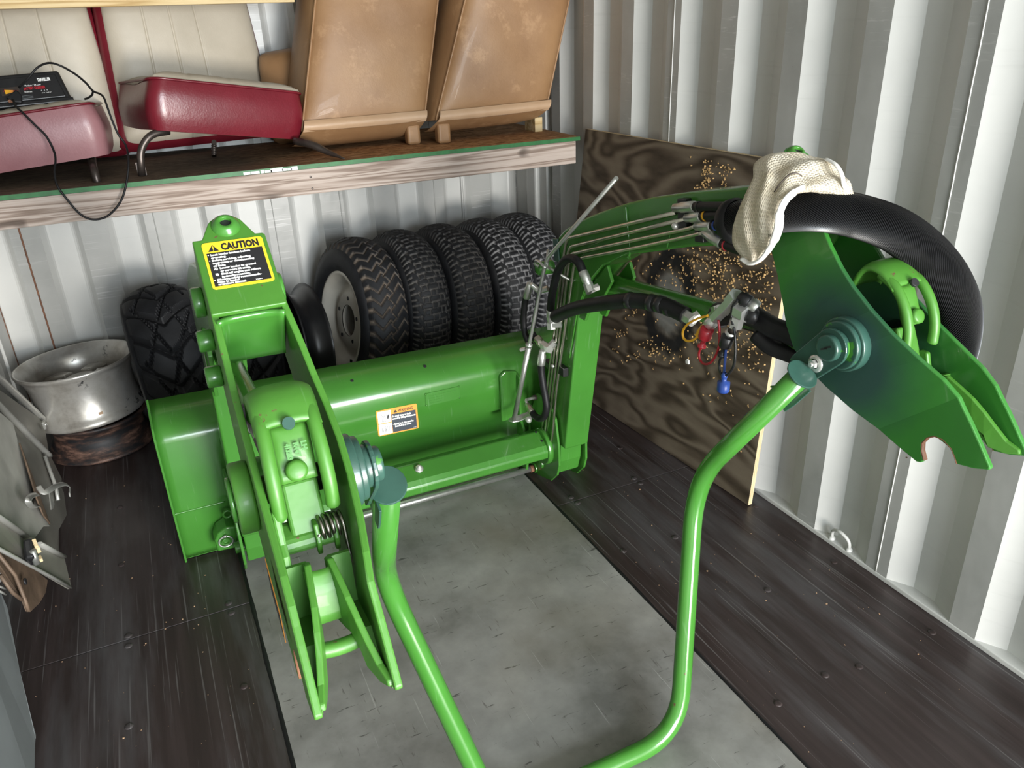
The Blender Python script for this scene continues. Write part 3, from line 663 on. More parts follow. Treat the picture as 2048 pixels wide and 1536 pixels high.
def tyre(name, loc, rot, R, W, Rr, tread, mat, label, wheel, group):
    t = empty(name, loc, rot, label, 'tyre', group)
    g = carcass(R, W, Rr, .035, mat); sw = g.build('sidewall', mat, t, local=True)
    put('tread', tread, t, local=True)
    if wheel:
        w = W/2
        g = MB().lathe([(-w*.86, Rr+.010), (-w*.93, Rr+.008), (-w*.95, Rr-.004), (-w*.80, Rr-.012), (-w*.70, Rr-.030), (-w*.30, Rr-.038), (-w*.30, Rr-.055), (-w*.42, Rr*.62), (-w*.55, Rr*.55), (-w*.50, Rr*.36), (-w*.50, Rr*.33)], (0, 0, 0), (1, 0, 0), 64)
        g.lathe([(-w*.46, Rr*.33), (-w*.30, Rr*.33), (-w*.1, Rr-.05), (w*.3, Rr-.035), (w*.86, Rr-.01), (w*.93, Rr+.008)], (0, 0, 0), (1, 0, 0), 64)
        g.build('wheel', wheel, t, local=True)
        for k in range(5):
            a = 2*pi*k/5+.3; MB().cyl((-w*.56, Rr*.47*cos(a), Rr*.47*sin(a)), (-w*.50, Rr*.47*cos(a), Rr*.47*sin(a)), .0085, 12).build('bolt_hole', m_ink, t, local=True)
        a = -2.2; MB().box((-w*.84, (Rr-.024)*cos(a), (Rr-.024)*sin(a)), (.006, .014, .012), (0, 0, 0)).build('valve_slot', m_ink, t, local=True)
    return t
RT, WT = .358, .178
tm_a = tread_mesh('tread', RT, WT, pat_a, 22, .011, m_tyre_brown); tm_b = tread_mesh('tread', RT, WT, pat_b, 22, .008, m_tyre_grey)
tm_d = tread_mesh('tread', RT, WT, pat_b, 22, .009, m_tyre_dim)
GT = 'tyres standing in a row under the shelf'
TY = 3.237
tyre('tyre', (.735, TY-.02, RT+.004), (0, radians(9), radians(9)), RT, WT, .208, tm_a, m_tyre_atv, 'brown muddied tyre on a cream steel wheel, first of the row', m_wheel, GT)
tyre('tyre', (.945, TY, RT+.004), (radians(40), radians(7), radians(6)), RT, WT, .208, tm_d, m_tyre_atv, 'black tyre second in the row, right behind the cream wheel', m_wheel, GT)
tyre('tyre', (1.145, TY, RT+.004), (radians(80), radians(6), radians(6)), RT, WT, .208, tm_d, m_tyre_atv, 'black tyre in the middle of the row of five', m_wheel, GT)
tyre('tyre', (1.345, TY, RT+.004), (radians(10), radians(6), radians(6)), RT, WT, .208, tm_b, m_tyre_atv, 'tyre with pale dusty zigzag grooves, fourth of the row', m_wheel, GT)
tyre('tyre', (1.530, TY+.005, RT+.004), (radians(23), radians(5), radians(6)), RT, WT, .208, tm_b, m_tyre_atv, 'tyre at the end of the row, next to the plywood sheet', m_wheel, GT)
tm_c = tread_mesh('tread', .315, .26, pat_c, 15, .016, m_tyre_atv, .045)
def atv(loc, rot, label): return tyre('off_road_tyre', loc, rot, .315, .26, .15, tm_c, m_tyre_atv, label, m_legm, 'wide off-road tyres')
atv((-.028, 3.24, .320), (0, radians(-3), radians(2)), 'wide black off-road tyre with chevron blocks beside the stacked rims')
atv((.238, 3.26, .320), (radians(10), radians(2), radians(0)), 'wide black off-road tyre half hidden behind the caution sign arm')
# bare dark wheel behind the loader arm
bw = empty('steel_wheel', (.462, 3.24, .276), (0, radians(6), radians(10)), 'dark bare steel wheel rim standing behind the green loader arm', 'wheel')
MB().lathe([(a*.62, b) for a, b in ((-.09, .262), (-.095, .272), (-.085, .276), (-.07, .258), (-.05, .235), (.03, .225), (.06, .25), (.085, .258), (.095, .276), (.10, .270), (.088, .25), (.06, .235), (.03, .21), (-.05, .22))], (0, 0, 0), (1, 0, 0), 64, closed=True).build('rim', m_blackp, bw, local=True)
MB().lathe([(.03, .22), (.045, .15), (.03, .08), (.03, .04), (.02, .04), (.02, .08), (.035, .15), (.02, .215)], (0, 0, 0), (1, 0, 0), 48, closed=True).build('disc', m_legm, bw, local=True)
# ------------------------------------------------------------------ stacked rims at the left
RX, RY = -.372, 3.315
rr = empty('rusty_steel_rim', (RX+.01, RY, 0), label='rusty black steel wheel rim on the floor under the alloy rim', cat='wheel rim')
MB().lathe([(.004, .185), (.0, .198), (.006, .207), (.016, .203), (.022, .190), (.05, .182), (.062, .172), (.10, .168), (.118, .178), (.130, .190), (.140, .196), (.146, .188), (.142, .178), (.10, .160), (.05, .165), (.02, .18)], (RX+.01, RY, 0), (0, 0, 1), 72, closed=True).build('rim', m_rustrim, rr)
MB().lathe([(.06, .165), (.09, .12), (.085, .06), (.075, .04), (.07, .04), (.08, .06), (.082, .12), (.054, .165)], (RX+.01, RY, 0), (0, 0, 1), 48, closed=True).build('disc', m_rustrim, rr)
al = empty('alloy_rim', (RX, RY, .145), (radians(-2), radians(-3), 0), label='stained silver alloy wheel rim lying on top of the rusty rim', cat='wheel rim')
MB().lathe([(.0, .19), (.002, .203), (.008, .207), (.022, .204), (.030, .196), (.045, .191), (.10, .186), (.16, .190), (.195, .203), (.205, .206), (.212, .218), (.222, .222), (.228, .219), (.226, .212), (.212, .206), (.205, .196), (.16, .178), (.10, .174), (.02, .182)], (0, 0, 0), (0, 0, 1), 80, closed=True).build('rim_barrel', m_alloy, al, local=True)
MB().lathe([(.05, .178), (.08, .13), (.082, .05), (.075, .03), (.06, .03), (.06, .13), (.03, .178)], (0, 0, 0), (0, 0, 1), 64, closed=True).build('hub_face', m_alloy, al, local=True)
for k in range(6):
    a = 2*pi*k/6+.2; g = MB()
    for i in range(2): pass
    d0 = Vector((cos(a), sin(a), 0)); sdv = Vector((-sin(a), cos(a), 0))
    g.prism([d0*.06+sdv*.022+Vector((0, 0, .08)), d0*.06-sdv*.022+Vector((0, 0, .08)), d0*.178-sdv*.040+Vector((0, 0, .06)), d0*.178+sdv*.040+Vector((0, 0, .06))], (0, 0, .10) if False else (0, 0, .085))
    g.build('spoke', m_alloy, al, .012, local=True, seg=3)
MB().cyl((0, 0, .07), (0, 0, .155), .062, 36).build('hub', m_alloy, al, .01, local=True)
a = radians(-75); MB().box((.1895*cos(a), .1895*sin(a), .05), (.016, .004, .010), (0, 0, a+pi/2)).build('paper_label', m_tan2, al, local=True)

# ------------------------------------------------------------------ green front loader
def P_plane(u, v, p0, n):
    d = _r2*(u-1024)+_d2*(v-768)+_f*F_PX; return CAM+d*((Vector(p0)-CAM).dot(n)/d.dot(n))
XC = .6245
ld = empty('front_loader', (XC, 1.7, 0), label='green tractor front loader with bucket, lift arms and parking stand, taken off its tractor', cat='loader')
# bucket: lies on the floor with its back to the camera
BX0, BX1, BY = -.124, 1.342, 2.287
bk = MB()
def bk_prof(x):
    k = (x-BX0)/(BX1-BX0); zt, zb = .512-.024*k, .453-.018*k
    pts = [(BY+.010, .006), (BY, .03), (BY, .21), (BY, .262), (BY, zb-.035)] if not .21 < x < 1.04 else [(BY+.075, .006), (BY+.075, .05), (BY+.07, .232), (BY, .268), (BY, zb-.035)]
    for i in range(7):
        t = i/6; a = Vector((BY, zb-.035)); b = Vector((BY+.004, zb+.002)); c2 = Vector((BY+.05, zb+.022)); q = a*(1-t)**2+b*2*t*(1-t)+c2*t*t; pts.append((q.x, q.y))
    pts += [(BY+.125, zt), (BY+.130, zt-.004)]; return pts
nx = 61
prof = [bk_prof(BX0+(BX1-BX0)*i/(nx-1)) for i in range(nx)]
bk.grid(lambda u, v: (BX0+.004+(BX1-BX0-.008)*u, *prof[int(round(u*(nx-1)))][int(round(v*(len(prof[0])-1)))]), nx, len(prof[0]))
bk.box((XC-.013, BY+.26, .008), (BX1-BX0, .50, .008)); bk.box((XC-.013, BY+.53, .008), (BX1-BX0, .07, .014))
bucket = bk.build('bucket', m_green, ld, solid=.005)
for x, k in ((BX0, 0), (BX1-.007, 1)):
    MB().plate_x([(BY-.010, .0), (BY-.012, .18), (BY-.010, .445-.018*k), (BY+.01, .470-.02*k), (BY+.120, .520-.024*k), (BY+.145, .505-.024*k), (BY+.545, .035), (BY+.55, .0)], x, x+.007).build('side_plate', m_green, bucket, .002)
for z, x0, x1 in ((.178, BX0, .03), (.175, 1.22, BX1)):
    q = [(x0+(x1-x0)*i/30, BY-.002, z+.001*mnoise.noise(Vector((i*.7, 0, 3)))) for i in range(31)]; MB().tube(q, [.0035+.001*mnoise.noise(Vector((i*1.9, 2, 0))) for i in range(31)], 7).build('weld_bead', m_green, bucket)
for px_, py_ in ((704, 762), (850, 733)):
    k = .5; c = P_plane(px_, py_, (XC, BY+.05, .468), Vector((0, -.5, .866)).normalized()); MB().cyl(c, c+Vector((0, -.0012, .0022)), .0055, 14).build('bolt_hole', m_ink, bucket)
# stiffener brackets behind the arms and the dark hollow above the crossbeam
for x in (.058, .186, 1.058, 1.186):
    MB().plate_x([(BY, .03), (BY, .40), (BY-.03, .39), (BY-.055, .36), (BY-.03, .30), (BY-.035, .22), (BY-.075, .17), (BY-.085, .10), (BY-.07, .03)], x-.005, x+.005).build('hook_bracket', m_green, bucket, .003)
MB().prism([(.99, BY-.002, .22), (1.058, BY-.002, .22), (1.058, BY-.002, .405), (1.01, BY-.002, .415), (.99, BY-.002, .40)], (0, -.012, 0)).build('stiffener', m_green, bucket, .008, seg=3)
# warning decal
wO = P(757, 873, y=BY-.003); wx = (P(838, 856, y=BY-.003)-wO); wy = P(750, 823, y=BY-.003)-wO; WW, WH = wx.length, wy.length; wx.normalize(); wy = Vector((0, 0, 1)); wn = Vector((0, -1, 0))
fw = frame_pt(wO, wx, wy, wn)
sheet(fw, rrect(WW, WH, .005), 0, .0008, m_orange, bucket, 'warning_decal')
sheet(fw, [(.36*WW, .045*WH), (.955*WW, .045*WH), (.955*WW, .77*WH), (.36*WW, .77*WH)], .0008, .0004, m_navy, bucket, 'decal_panel')
sheet(fw, [(.035*WW, .035*WH), (.35*WW, .035*WH), (.35*WW, .455*WH), (.035*WW, .455*WH)], .0008, .0004, m_white, bucket, 'decal_pictogram')
sheet(fw, [(.035*WW, .49*WH), (.35*WW, .49*WH), (.35*WW, .95*WH), (.035*WW, .95*WH)], .0008, .0004, m_white, bucket, 'decal_pictogram')
letter(fw, 'WARNING', .53*WW, .815*WH, .0155*WH/.1, m_ink, bucket, .0011, .0004, width=.37*WW)
sheet(fw, [(.42*WW, .815*WH), (.51*WW, .815*WH), (.465*WW, .925*WH)], .0009, .0003, m_ink, bucket, 'alert_triangle')
for body, a, b, w in (('To avoid injury or death', .375, .64, .46), ('caused by falling attachments', .375, .55, .57), ('\u2022 Quick lock pins must be', .375, .33, .51), ('installed at all times', .42, .24, .40)):
    letter(fw, body, a*WW, b*WH, .095*WH, m_white, bucket, .0014, .0005, width=w*WW)
letter(fw, 'W22803', .86*WW, .07*WH, .04*WH, m_white, bucket, .0014, .0, width=.085*WW)
for pts in ([(.14, .56), (.16, .72), (.12, .84)], [(.16, .72), (.22, .80)], [(.22, .62), (.23, .74), (.27, .80)], [(.13, .55), (.22, .55)], [(.10, .12), (.11, .30), (.15, .26), (.13, .12)], [(.20, .12), (.18, .38)], [(.16, .10), (.24, .34)], [(.25, .12), (.31, .36)]):
    MB().tube([fw(a*WW, b*WH, .0013) for a, b in pts], .0006, 5).build('decal_line', m_ink, bucket)
MB().prism([fw(a*WW, b*WH, .0012) for a, b in ((.25, .64), (.28, .62), (.30, .72), (.29, .80), (.26, .74))], wn*.0003).build('decal_figure', m_ink, bucket)
# stamped plate, painted over
pO = P(852, 812, y=BY-.003); pw_, ph_ = .125, .046
fp_ = frame_pt(pO, Vector((1, 0, 0)), Vector((0, 0, 1)), wn)
sheet(fp_, rrect(pw_, ph_, .003), 0, .0018, m_green, bucket, 'rating_plate')
for a, b in ((0.002, .002), (.002, ph_-.002), (pw_-.002, .002), (pw_-.002, ph_-.002)): MB().lathe([(0, .004), (.003, .0032), (.0036, 0)], fp_(a, b, .001), wn, 12).build('rivet', m_green, bucket)
for i, w in enumerate((.10, .05, .05, .045)):
    MB().box(fp_(.012+w/2, ph_-.012-i*.009, .0018), (w, .0012, .0022)).build('embossed_line', m_green, bucket)
# crossbeam and latch rod
def yz(prof, x0, x1): return MB().plate_x(prof, x0, x1)
cbp = [(2.155, .218), (2.094, .190), (2.080, .170), (2.084, .142), (2.11, .134), (2.19, .134), (2.205, .15), (2.205, .20)]
cb = yz(cbp, .16, 1.083).build('crossbeam', m_green, ld, .006, seg=3)
for x in (.16, 1.07): MB().cyl((x+.005, 2.14, .162), (x+.030, 2.14, .162), .066, 28).build('beam_collar', m_green, cb, .004)
for u, v in ((1072, 864.5), (1084, 882)): c = P_plane(u, v, (1.05, 2.12, .2035), Vector((0, -.42, .907))); MB().cyl(c, c+Vector((0, -.0006, .0012)), .004, 10).build('bolt_hole', m_ink, cb)
c = P_plane(838, 938, (1.05, 2.12, .2035), Vector((0, -.42, .907))); nb_ = Vector((0, -.42, .907)).normalized()
MB().lathe([(0, .0145), (.003, .0145), (.004, .011), (.009, .0115), (.012, .0085), (.0125, .006), (.017, .0055), (.018, 0)], c, nb_, 18).build('bolt', m_shiny, cb)
lk = MB().tube([(.10, 2.226, .026), (1.085, 2.226, .026)], .0115, 14).build('latch_rod', m_steel, ld)
MB().cyl((1.073, 2.226, .026), (1.086, 2.226, .026), .0135, 14).build('rod_tip', m_rust, lk)
MB().cyl((1.088, 2.226, .026), (1.118, 2.226, .026), .019, 18).build('rod_collar', m_green, lk, .002)
for x in (1.124, 1.138, 1.152): MB().cyl((x, 2.226, .026), (x+.006, 2.226, .026), .023, 18).build('rod_washer', m_green if x < 1.13 else m_rust, lk)

def arm(right):
    mx = (lambda x: x) if right else (lambda x: 2*XC-x)
    def pl(prof, x0, x1): return MB().plate_x(prof, mx(x0), mx(x1))
    # ---- boom
    bprof = [(2.02, .20), (1.928, .715), (1.900, .775), (1.856, .840), (1.80, .893), (1.734, .931), (1.655, .962), (1.568, .987), (1.43, 1.03), (1.293, 1.065), (1.13, 1.10), (1.12, 1.15), (1.15, 1.205), (1.233, 1.199), (1.307, 1.183), (1.44, 1.155), (1.577, 1.121), (1.68, 1.09), (1.778, 1.056), (1.87, 1.021), (1.942, .989), (2.01, .955), (2.052, .925), (2.105, .56), (2.15, .20)]
    bm = pl(bprof, 1.108, 1.198).build('boom', m_green, ld, .006, seg=3)
    pl([(1.98, .55), (1.928, .735), (1.87, .83), (1.79, .90), (1.66, .965), (1.50, 1.012), (1.49, 1.05), (1.70, 1.01), (1.86, .94), (1.95, .86), (2.0, .70)], 1.104, 1.108).build('knee_plate', m_green, bm, .002)
    pl([(1.66, .955), (1.655, .975), (1.68, 1.08), (1.692, 1.075)], 1.1025, 1.108).build('weld_seam', m_green, bm, .001)
    pl([(1.95, .70), (1.90, .79), (1.83, .85), (1.78, .90), (1.755, .86), (1.80, .80), (1.86, .77), (1.90, .70)], 1.112, 1.122).build('cylinder_gusset', m_green, bm, .002); pl([(1.95, .70), (1.90, .79), (1.83, .85), (1.78, .90), (1.755, .86), (1.80, .80), (1.86, .77), (1.90, .70)], 1.184, 1.194).build('cylinder_gusset', m_green, bm, .002)
    MB().cyl((mx(1.1055), 2.02, .68), (mx(1.108), 2.02, .68), .012, 18).build('hole_plug', m_steel, bm)
    foot = [(2.235, .012), (2.205, .006), (2.10, .038), (2.055, .085), (2.040, .13), (2.042, .20), (2.062, .30), (2.115, .345), (2.20, .34), (2.255, .24), (2.255, .05)]
    for x in (1.094, 1.200):
        pl(foot, x, x+.0085).build('foot_plate', m_green, bm, .0022)
    pl([(2.08, .075), (2.062, .13), (2.055, .215), (2.20, .215), (2.20, .08)], 1.112, 1.194).build('foot_filler', m_green, bm, .004)
    MB().cyl((mx(1.085), 2.17, .075), (mx(1.222), 2.17, .075), .018, 18).build('pivot_pin', m_green, bm, .002)
    # ---- mast
    Fr = [(1.150, 1.249), (1.115, 1.225), (1.080, 1.200), (1.048, 1.176), (1.026, 1.155), (1.002, 1.131), (.968, 1.100), (.932, 1.074), (.885, 1.045), (.837, 1.017), (.782, .989), (.740, .968), (.712, .947)]
    Bk = [(1.185, 1.215), (1.188, 1.185), (1.180, 1.150), (1.165, 1.115), (1.148, 1.085), (1.122, 1.045), (1.097, .999), (1.075, .955), (1.048, .918), (1.01, .89), (.965, .867), (.90, .842), (.845, .828)]
    BL = [0, 0, 0, .002, .006, .010, .014, .018, .020, .018, .012, .005, 0]
    def side(x0, x1, bl, name, parent):
        g = MB(); n = len(Fr); vs = []
        for xx in (x0, x1):
            for ii, (a, b) in enumerate(zip(Fr, Bk)):
                for t in (0, .33, .66, 1):
                    y, z = a[0]+(b[0]-a[0])*t, a[1]+(b[1]-a[1])*t; vs.append((mx(xx-bl*BL[ii]), y, z))
        m = n*4; fs = []
        for i in range(n-1):
            for t in range(3):
                q = (i*4+t, i*4+t+1, i*4+t+5, i*4+t+4); fs += [q, tuple(k+m for k in q)[::-1]]
            for t in (0, 3): fs.append((i*4+t, (i+1)*4+t, m+(i+1)*4+t, m+i*4+t))
        for i in (0, n-1):
            for t in range(3): fs.append((i*4+t, i*4+t+1, m+i*4+t+1, m+i*4+t))
        g.add(vs, fs)
        tip = [Fr[-1], (.698, .930), (.684, .915), (.660, .886), (.637, .857), (.6375, .852), (.662, .842), (.690, .8355), (.696, .845), (.705, .856), (.722, .865), (.738, .864), (.750, .855), (.757, .842), (.755, .828), (.747, .813), (.752, .806), (.760, .804), (.80, .8145), Bk[-1]]
        tip += [(Bk[-1][0]+(Fr[-1][0]-Bk[-1][0])*t, Bk[-1][1]+(Fr[-1][1]-Bk[-1][1])*t) for t in (.34, .67)]
        g.plate_x(tip, mx(x0), mx(x1))
        return g.build(name, mt_plate, parent, .0022, weld=True)
    mt_plate = m_plate_r if right else m_cast
    ms = side(1.104, 1.1135, 1, 'mast', ld); so = side(1.1925, 1.202, 0, 'outer_plate', ms)
    up = Vector((0, 1, .7)).normalized(); nrm = Vector((0, -up.z, up.y))
    # top cover, tab with boss
    xa, xb = mx(1.104), mx(1.202); lo_x, hi_x = min(xa, xb), max(xa, xb); xm = (xa+xb)/2
    p0 = Vector((xm, 1.055, 1.187))
    fc = frame_pt(p0, Vector((1, 0, 0)), up, nrm)
    tab = [(-.049, -.013), (.049, -.013), (.049, .115), (.046, .118), (.036, .1185)]
    for i in range(11): t = radians(15+150*i/10); tab.append((.0265*cos(t), .1345+.0245*sin(t)))
    tab += [(-.036, .1185), (-.049, .1185)]
    MB().prism([fc(a, b, -.010) for a, b in tab], nrm*.010).build('top_cover', mt_plate, ms, .003, seg=3)
    MB().lathe([(0, .020), (.004, .0185), (.008, .0145), (.0095, .013), (.010, .0085), (.009, .0078), (-.004, .0078)], fc(0, .138, 0), nrm, 28).build('top_boss', m_green, ms)
    MB().cyl(fc(0, .138, -.004), fc(0, .138, .0045), .008, 16).build('boss_hole', m_ink, ms)
    # web that turns down from the crease
    g = MB()
    def web(u, v): a = u*2-1; y = 1.046+.012*sin(v*pi*.5)+.030*v; z = 1.172-.078*v; return (xm+a*.043*(1-.0*v), y+.010*(1-a*a)*sin(v*pi)-.012*abs(a)**5*(1-v), z)
    g.grid(web, 14, 10).build('front_web', m_green, ms, solid=.006)
    # crossing web and fork tips
    # inner cheek of each fork: runs in to meet the plate at the tip, leaving a pocket between
    for xp, sg in ((1.1135, 1), (1.1925, -1)):
        lo = [(.785, .868, .027), (.768, .862, .026), (.745, .868, .023), (.722, .876, .020), (.700, .866, .016), (.690, .848, .013), (.664, .846, .006), (.645, .853, .001)]
        hi = [(.795, .938, .027), (.778, .946, .026), (.755, .935, .023), (.730, .922, .020), (.708, .905, .016), (.690, .888, .012), (.668, .868, .006), (.648, .860, .001)]
        g = MB(); vs = []
        for th in (-.004, .004):
            for row_ in (lo, hi):
                for y, z, d in row_: vs.append((mx(xp+sg*(d+th)), y, z))
        n8 = len(lo); fs = []
        for i in range(n8-1):
            fs += [(i, i+1, n8+i+1, n8+i), (2*n8+i, 3*n8+i, 3*n8+i+1, 2*n8+i+1), (i, 2*n8+i, 2*n8+i+1, i+1), (n8+i, n8+i+1, 3*n8+i+1, 3*n8+i)]
        fs += [(0, n8, 3*n8, 2*n8), (n8-1, 3*n8-1, 4*n8-1, 2*n8-1)]
        g.add(vs, fs).build('tip_cheek', m_cast, ms, .0018)
        g = MB(); g.add([(mx(xp), *lo[i][:2]) for i in (0, 3, 5, 7)]+[(mx(xp+sg*lo[i][2]), *lo[i][:2]) for i in (0, 3, 5, 7)], [(0, 1, 5, 4), (1, 2, 6, 5), (2, 3, 7, 6)]).build('pocket_floor', m_cast, ms, solid=.005)
        MB().add([(mx(xp), *lo[0][:2]), (mx(xp), *hi[0][:2]), (mx(xp+sg*.027), *hi[0][:2]), (mx(xp+sg*.027), *lo[0][:2])], [(0, 1, 2, 3)]).build('pocket_wall', m_cast, ms, solid=.006)
    for x in (1.1085, 1.1975): MB().tube([(mx(x), y, z) for y, z in ((.690, .836), (.696, .846), (.705, .857), (.722, .8655), (.738, .8645), (.750, .8555), (.757, .842), (.755, .828), (.747, .813))], .0052, 6, flat=.35).build('hook_liner', m_rust, ms)
    g = MB(); g.grid(lambda u, v: (mx(1.134+.038*u), .778-.034*v+.012*v*v, .938-.062*v+.006*sin(v*pi)-.004*(1-(u*2-1)**2)*(1-v)), 10, 8).build('cross_web', m_cast, ms, solid=.008)
    MB().tube([(mx(1.122+.056*u/8), .722, .862+.004*((u/4-1)**2)) for u in range(9)], .0095, 10).build('cross_bar', m_cast, ms)
    # roller pin between the plates and discs round the pivot
    pv = (.922, .972)
    MB().cyl((mx(1.100), pv[0]-.012, pv[1]+.010), (mx(1.196), pv[0]-.012, pv[1]+.010), .0185, 24).build('roller_pin', m_darkrod, ms)
    MB().cyl((mx(1.202), *pv), (mx(1.226), *pv), .047, 36).build('outer_disc', m_cast, ms, .004, seg=3)
    MB().cyl((mx(1.226), *pv), (mx(1.232), *pv), .030, 28).build('outer_washer', m_green, ms, .002)
    t0 = m_teal
    MB().cyl((mx(1.088), *pv), (mx(1.068), *pv), .050, 40).build('inner_disc', t0, ms, .003, seg=3)
    MB().cyl((mx(1.072), *pv), (mx(1.059), *pv), .0445, 40).build('inner_ring', t0, ms, .003, seg=3)
    MB().cyl((mx(1.059), *pv), (mx(1.047), *pv), .030, 32).build('pivot_washer', t0, ms, .002)
    MB().cyl((mx(1.050), *pv), (mx(1.032), *pv), .0245, 30).build('pivot_head', t0, ms, .004, seg=3)
    for i in range(2): MB().box((mx(1.0318), pv[0]-.004+i*.008, pv[1]+.004-i*.006), (.001, .016, .003), (radians(-25), 0, 0)).build('stamp_mark', m_ink, ms)
    # latch casting that stands proud of the plates
    lp = spline([(0, .960, 1.066), (0, .940, 1.104), (0, .918, 1.112), (0, .893, 1.104), (0, .870, 1.086)], 4)
    def shield(u, v):
        a = u*2-1; p = lp[int(round(v*(len(lp)-1)))]; y, z = p.y, p.z; lift = -.010*(abs(a)**4)
        return (mx(1.150-.038*a*(1-.0*v)), y+(-.4*lift)*0, z+lift-.0*v)
    MB().grid(shield, 17, len(lp)).build('latch_hood', m_cast, ms, solid=.009, bevel=.0)
    for a in (-1, 1):
        MB().tube(spline([(mx(1.150-a*.030), .905, 1.098), (mx(1.150-a*.0305), .872, 1.083), (mx(1.150-a*.0315), .847, 1.055), (mx(1.150-a*.032), .833, 1.022), (mx(1.150-a*.032), .830, .992), (mx(1.150-a*.032), .831, .984)], 5), [.0088]*20+[.009, .0092, .0092, .009, .0085, .006], 12).build('latch_finger', m_cast, ms)
    g = MB(); g.grid(lambda u, v: (mx(1.150-.022*(u*2-1)), .884-.034*v-.0065*(1-(u*2-1)**4)*sin(pi*min(1, v*1.2+.1)), 1.082-.065*v), 13, 9).build('latch_socket', m_cast, ms, solid=.006)
    c = Vector((mx(1.150), .868, 1.083)); MB().cyl(c+Vector((0, -.004, .005)), c+Vector((0, -.0085, .0088)), .0075, 20).build('socket_hole', m_teal if not right else m_ink, ms)
    c = Vector((mx(1.152), .846, 1.034)); MB().lathe([(0, .0135), (.0045, .0125), (.006, .009), (.0065, 0)], c, (0, -.9, .43), 20).build('socket_boss', m_cast, ms)
    if not right:
        fx = frame_pt(Vector((mx(1.150), .858, 1.052)), Vector((0, -.43, -.9)).normalized(), Vector((1, 0, 0)), Vector((0, -.9, .43)))
        for body, b, w in (('LH', .010, .011), ('R447', .001, .018), ('413283', -.009, .020)): letter(fx, body, -.012, b, .0085, m_green, ms, .0045, .0006, width=w, name='cast_lettering')
    MB().prism([(mx(1.150-.0225), *q) for q in ((.862, 1.012), (.826, .935), (.842, .925), (.885, 1.0))], (mx(1.1725)-mx(1.1275) if right else mx(1.1725)-mx(1.1275), 0, 0)).build('latch_block', m_cast, ms, .005, seg=3)
    MB().prism([(mx(1.114), *q) for q in ((.858, .962), (.828, .950), (.822, .934), (.838, .926), (.872, .942))], (mx(1.192)-mx(1.114), 0, 0)).build('latch_beam', m_cast, ms, .008, seg=3)
    # torsion spring and its hooks
    sp = P(658, 1050, y=.835) if not right else Vector((mx(1.131), .835, .955))
    hx = []
    for i in range(5*16+1):
        a = 2*pi*i/16; hx.append((sp.x+(mx(1.13)-mx(1.16))/abs(mx(1.13)-mx(1.16))*(-.016+.032*i/80), sp.y-.014*cos(a), sp.z-.014*sin(a)))
    hx = [hx[0]]+hx+[(hx[-1][0], hx[-1][1]-.010, hx[-1][2]-.030), (hx[-1][0]+(.004 if not right else -.004), hx[-1][1]-.014, hx[-1][2]-.046), (hx[-1][0]+(.012 if not right else -.012), hx[-1][1]-.014, hx[-1][2]-.050)]
    MB().tube(hx, .0026, 7).build('torsion_spring', m_legm if False else m_shiny2, ms)
    sgn = 1 if not right else -1
    for dx in (-.020, .002): MB().prism([(sp.x+sgn*dx, sp.y+a, sp.z+b) for a, b in ((.012, .012), (-.010, .012), (-.018, -.010), (-.016, -.028), (-.008, -.028), (-.004, -.010), (.010, -.004))], (sgn*.006, 0, 0)).build('spring_hook', m_cast, ms, .0018)
    q = P(553, 1085, y=.83) if not right else Vector((mx(1.178), .83, .925))
    MB().prism([q+Vector((0, a, b)) for a, b in ((.012, .045), (-.004, .045), (-.012, .02), (-.018, .006), (-.030, -.004), (-.034, -.020), (-.027, -.024), (-.020, -.010), (-.012, -.012), (-.014, -.026), (-.006, -.026), (.0, -.006), (.012, .0))], (sgn*.010, 0, 0)).build('spring_anchor', m_cast, ms, .003)
    # bosses on the outer face
    for y, z, r, L in ((1.160, 1.165, .022, .016), (1.105, 1.125, .0155, .022), (1.085, 1.078, .0155, .022)):
        MB().cyl((mx(1.202), y, z), (mx(1.202+L), y, z), r, 24).build('side_boss', m_green, ms, .003)
    MB().cyl((mx(1.112), 1.13, 1.175), (mx(1.094), 1.13, 1.175), .024, 24).build('inner_boss', m_green, ms, .004)
    return bm, ms, mx, fc
m_plate_r = green_paint('oversprayed_green_plate', (.034, .19, .026), .36, .27, (((1.1, .94, .95), .155, (.022, .062, .052), .16),))
m_shiny2 = plain('spring_steel', (.34, .31, .28), .3, 1, .15, 40)
bmR, msR, mxR, fcR = arm(True)
bmL, msL, mxL, fcL = arm(False)
MB().cyl((1.1035, *P(1643, 571, x=1.104).yz), (1.1025, *P(1643, 571, x=1.104).yz), .0042, 12).build('bolt_hole', m_wall, msR)
# decal on the left outer flank
fo = frame_pt(Vector((.0415, .83, .885)), Vector((0, -.87, -.0)).normalized(), Vector((0, .0, 1)), Vector((-1, 0, 0)))
sheet(fo, [(0, 0), (.075, -.02), (.075, .02), (0, .05)], .0, .0008, m_orange, msL, 'side_decal'); sheet(fo, [(.005, .003), (.07, -.015), (.07, .012), (.005, .04)], .0008, .0004, m_ink, msL, 'side_decal_panel')
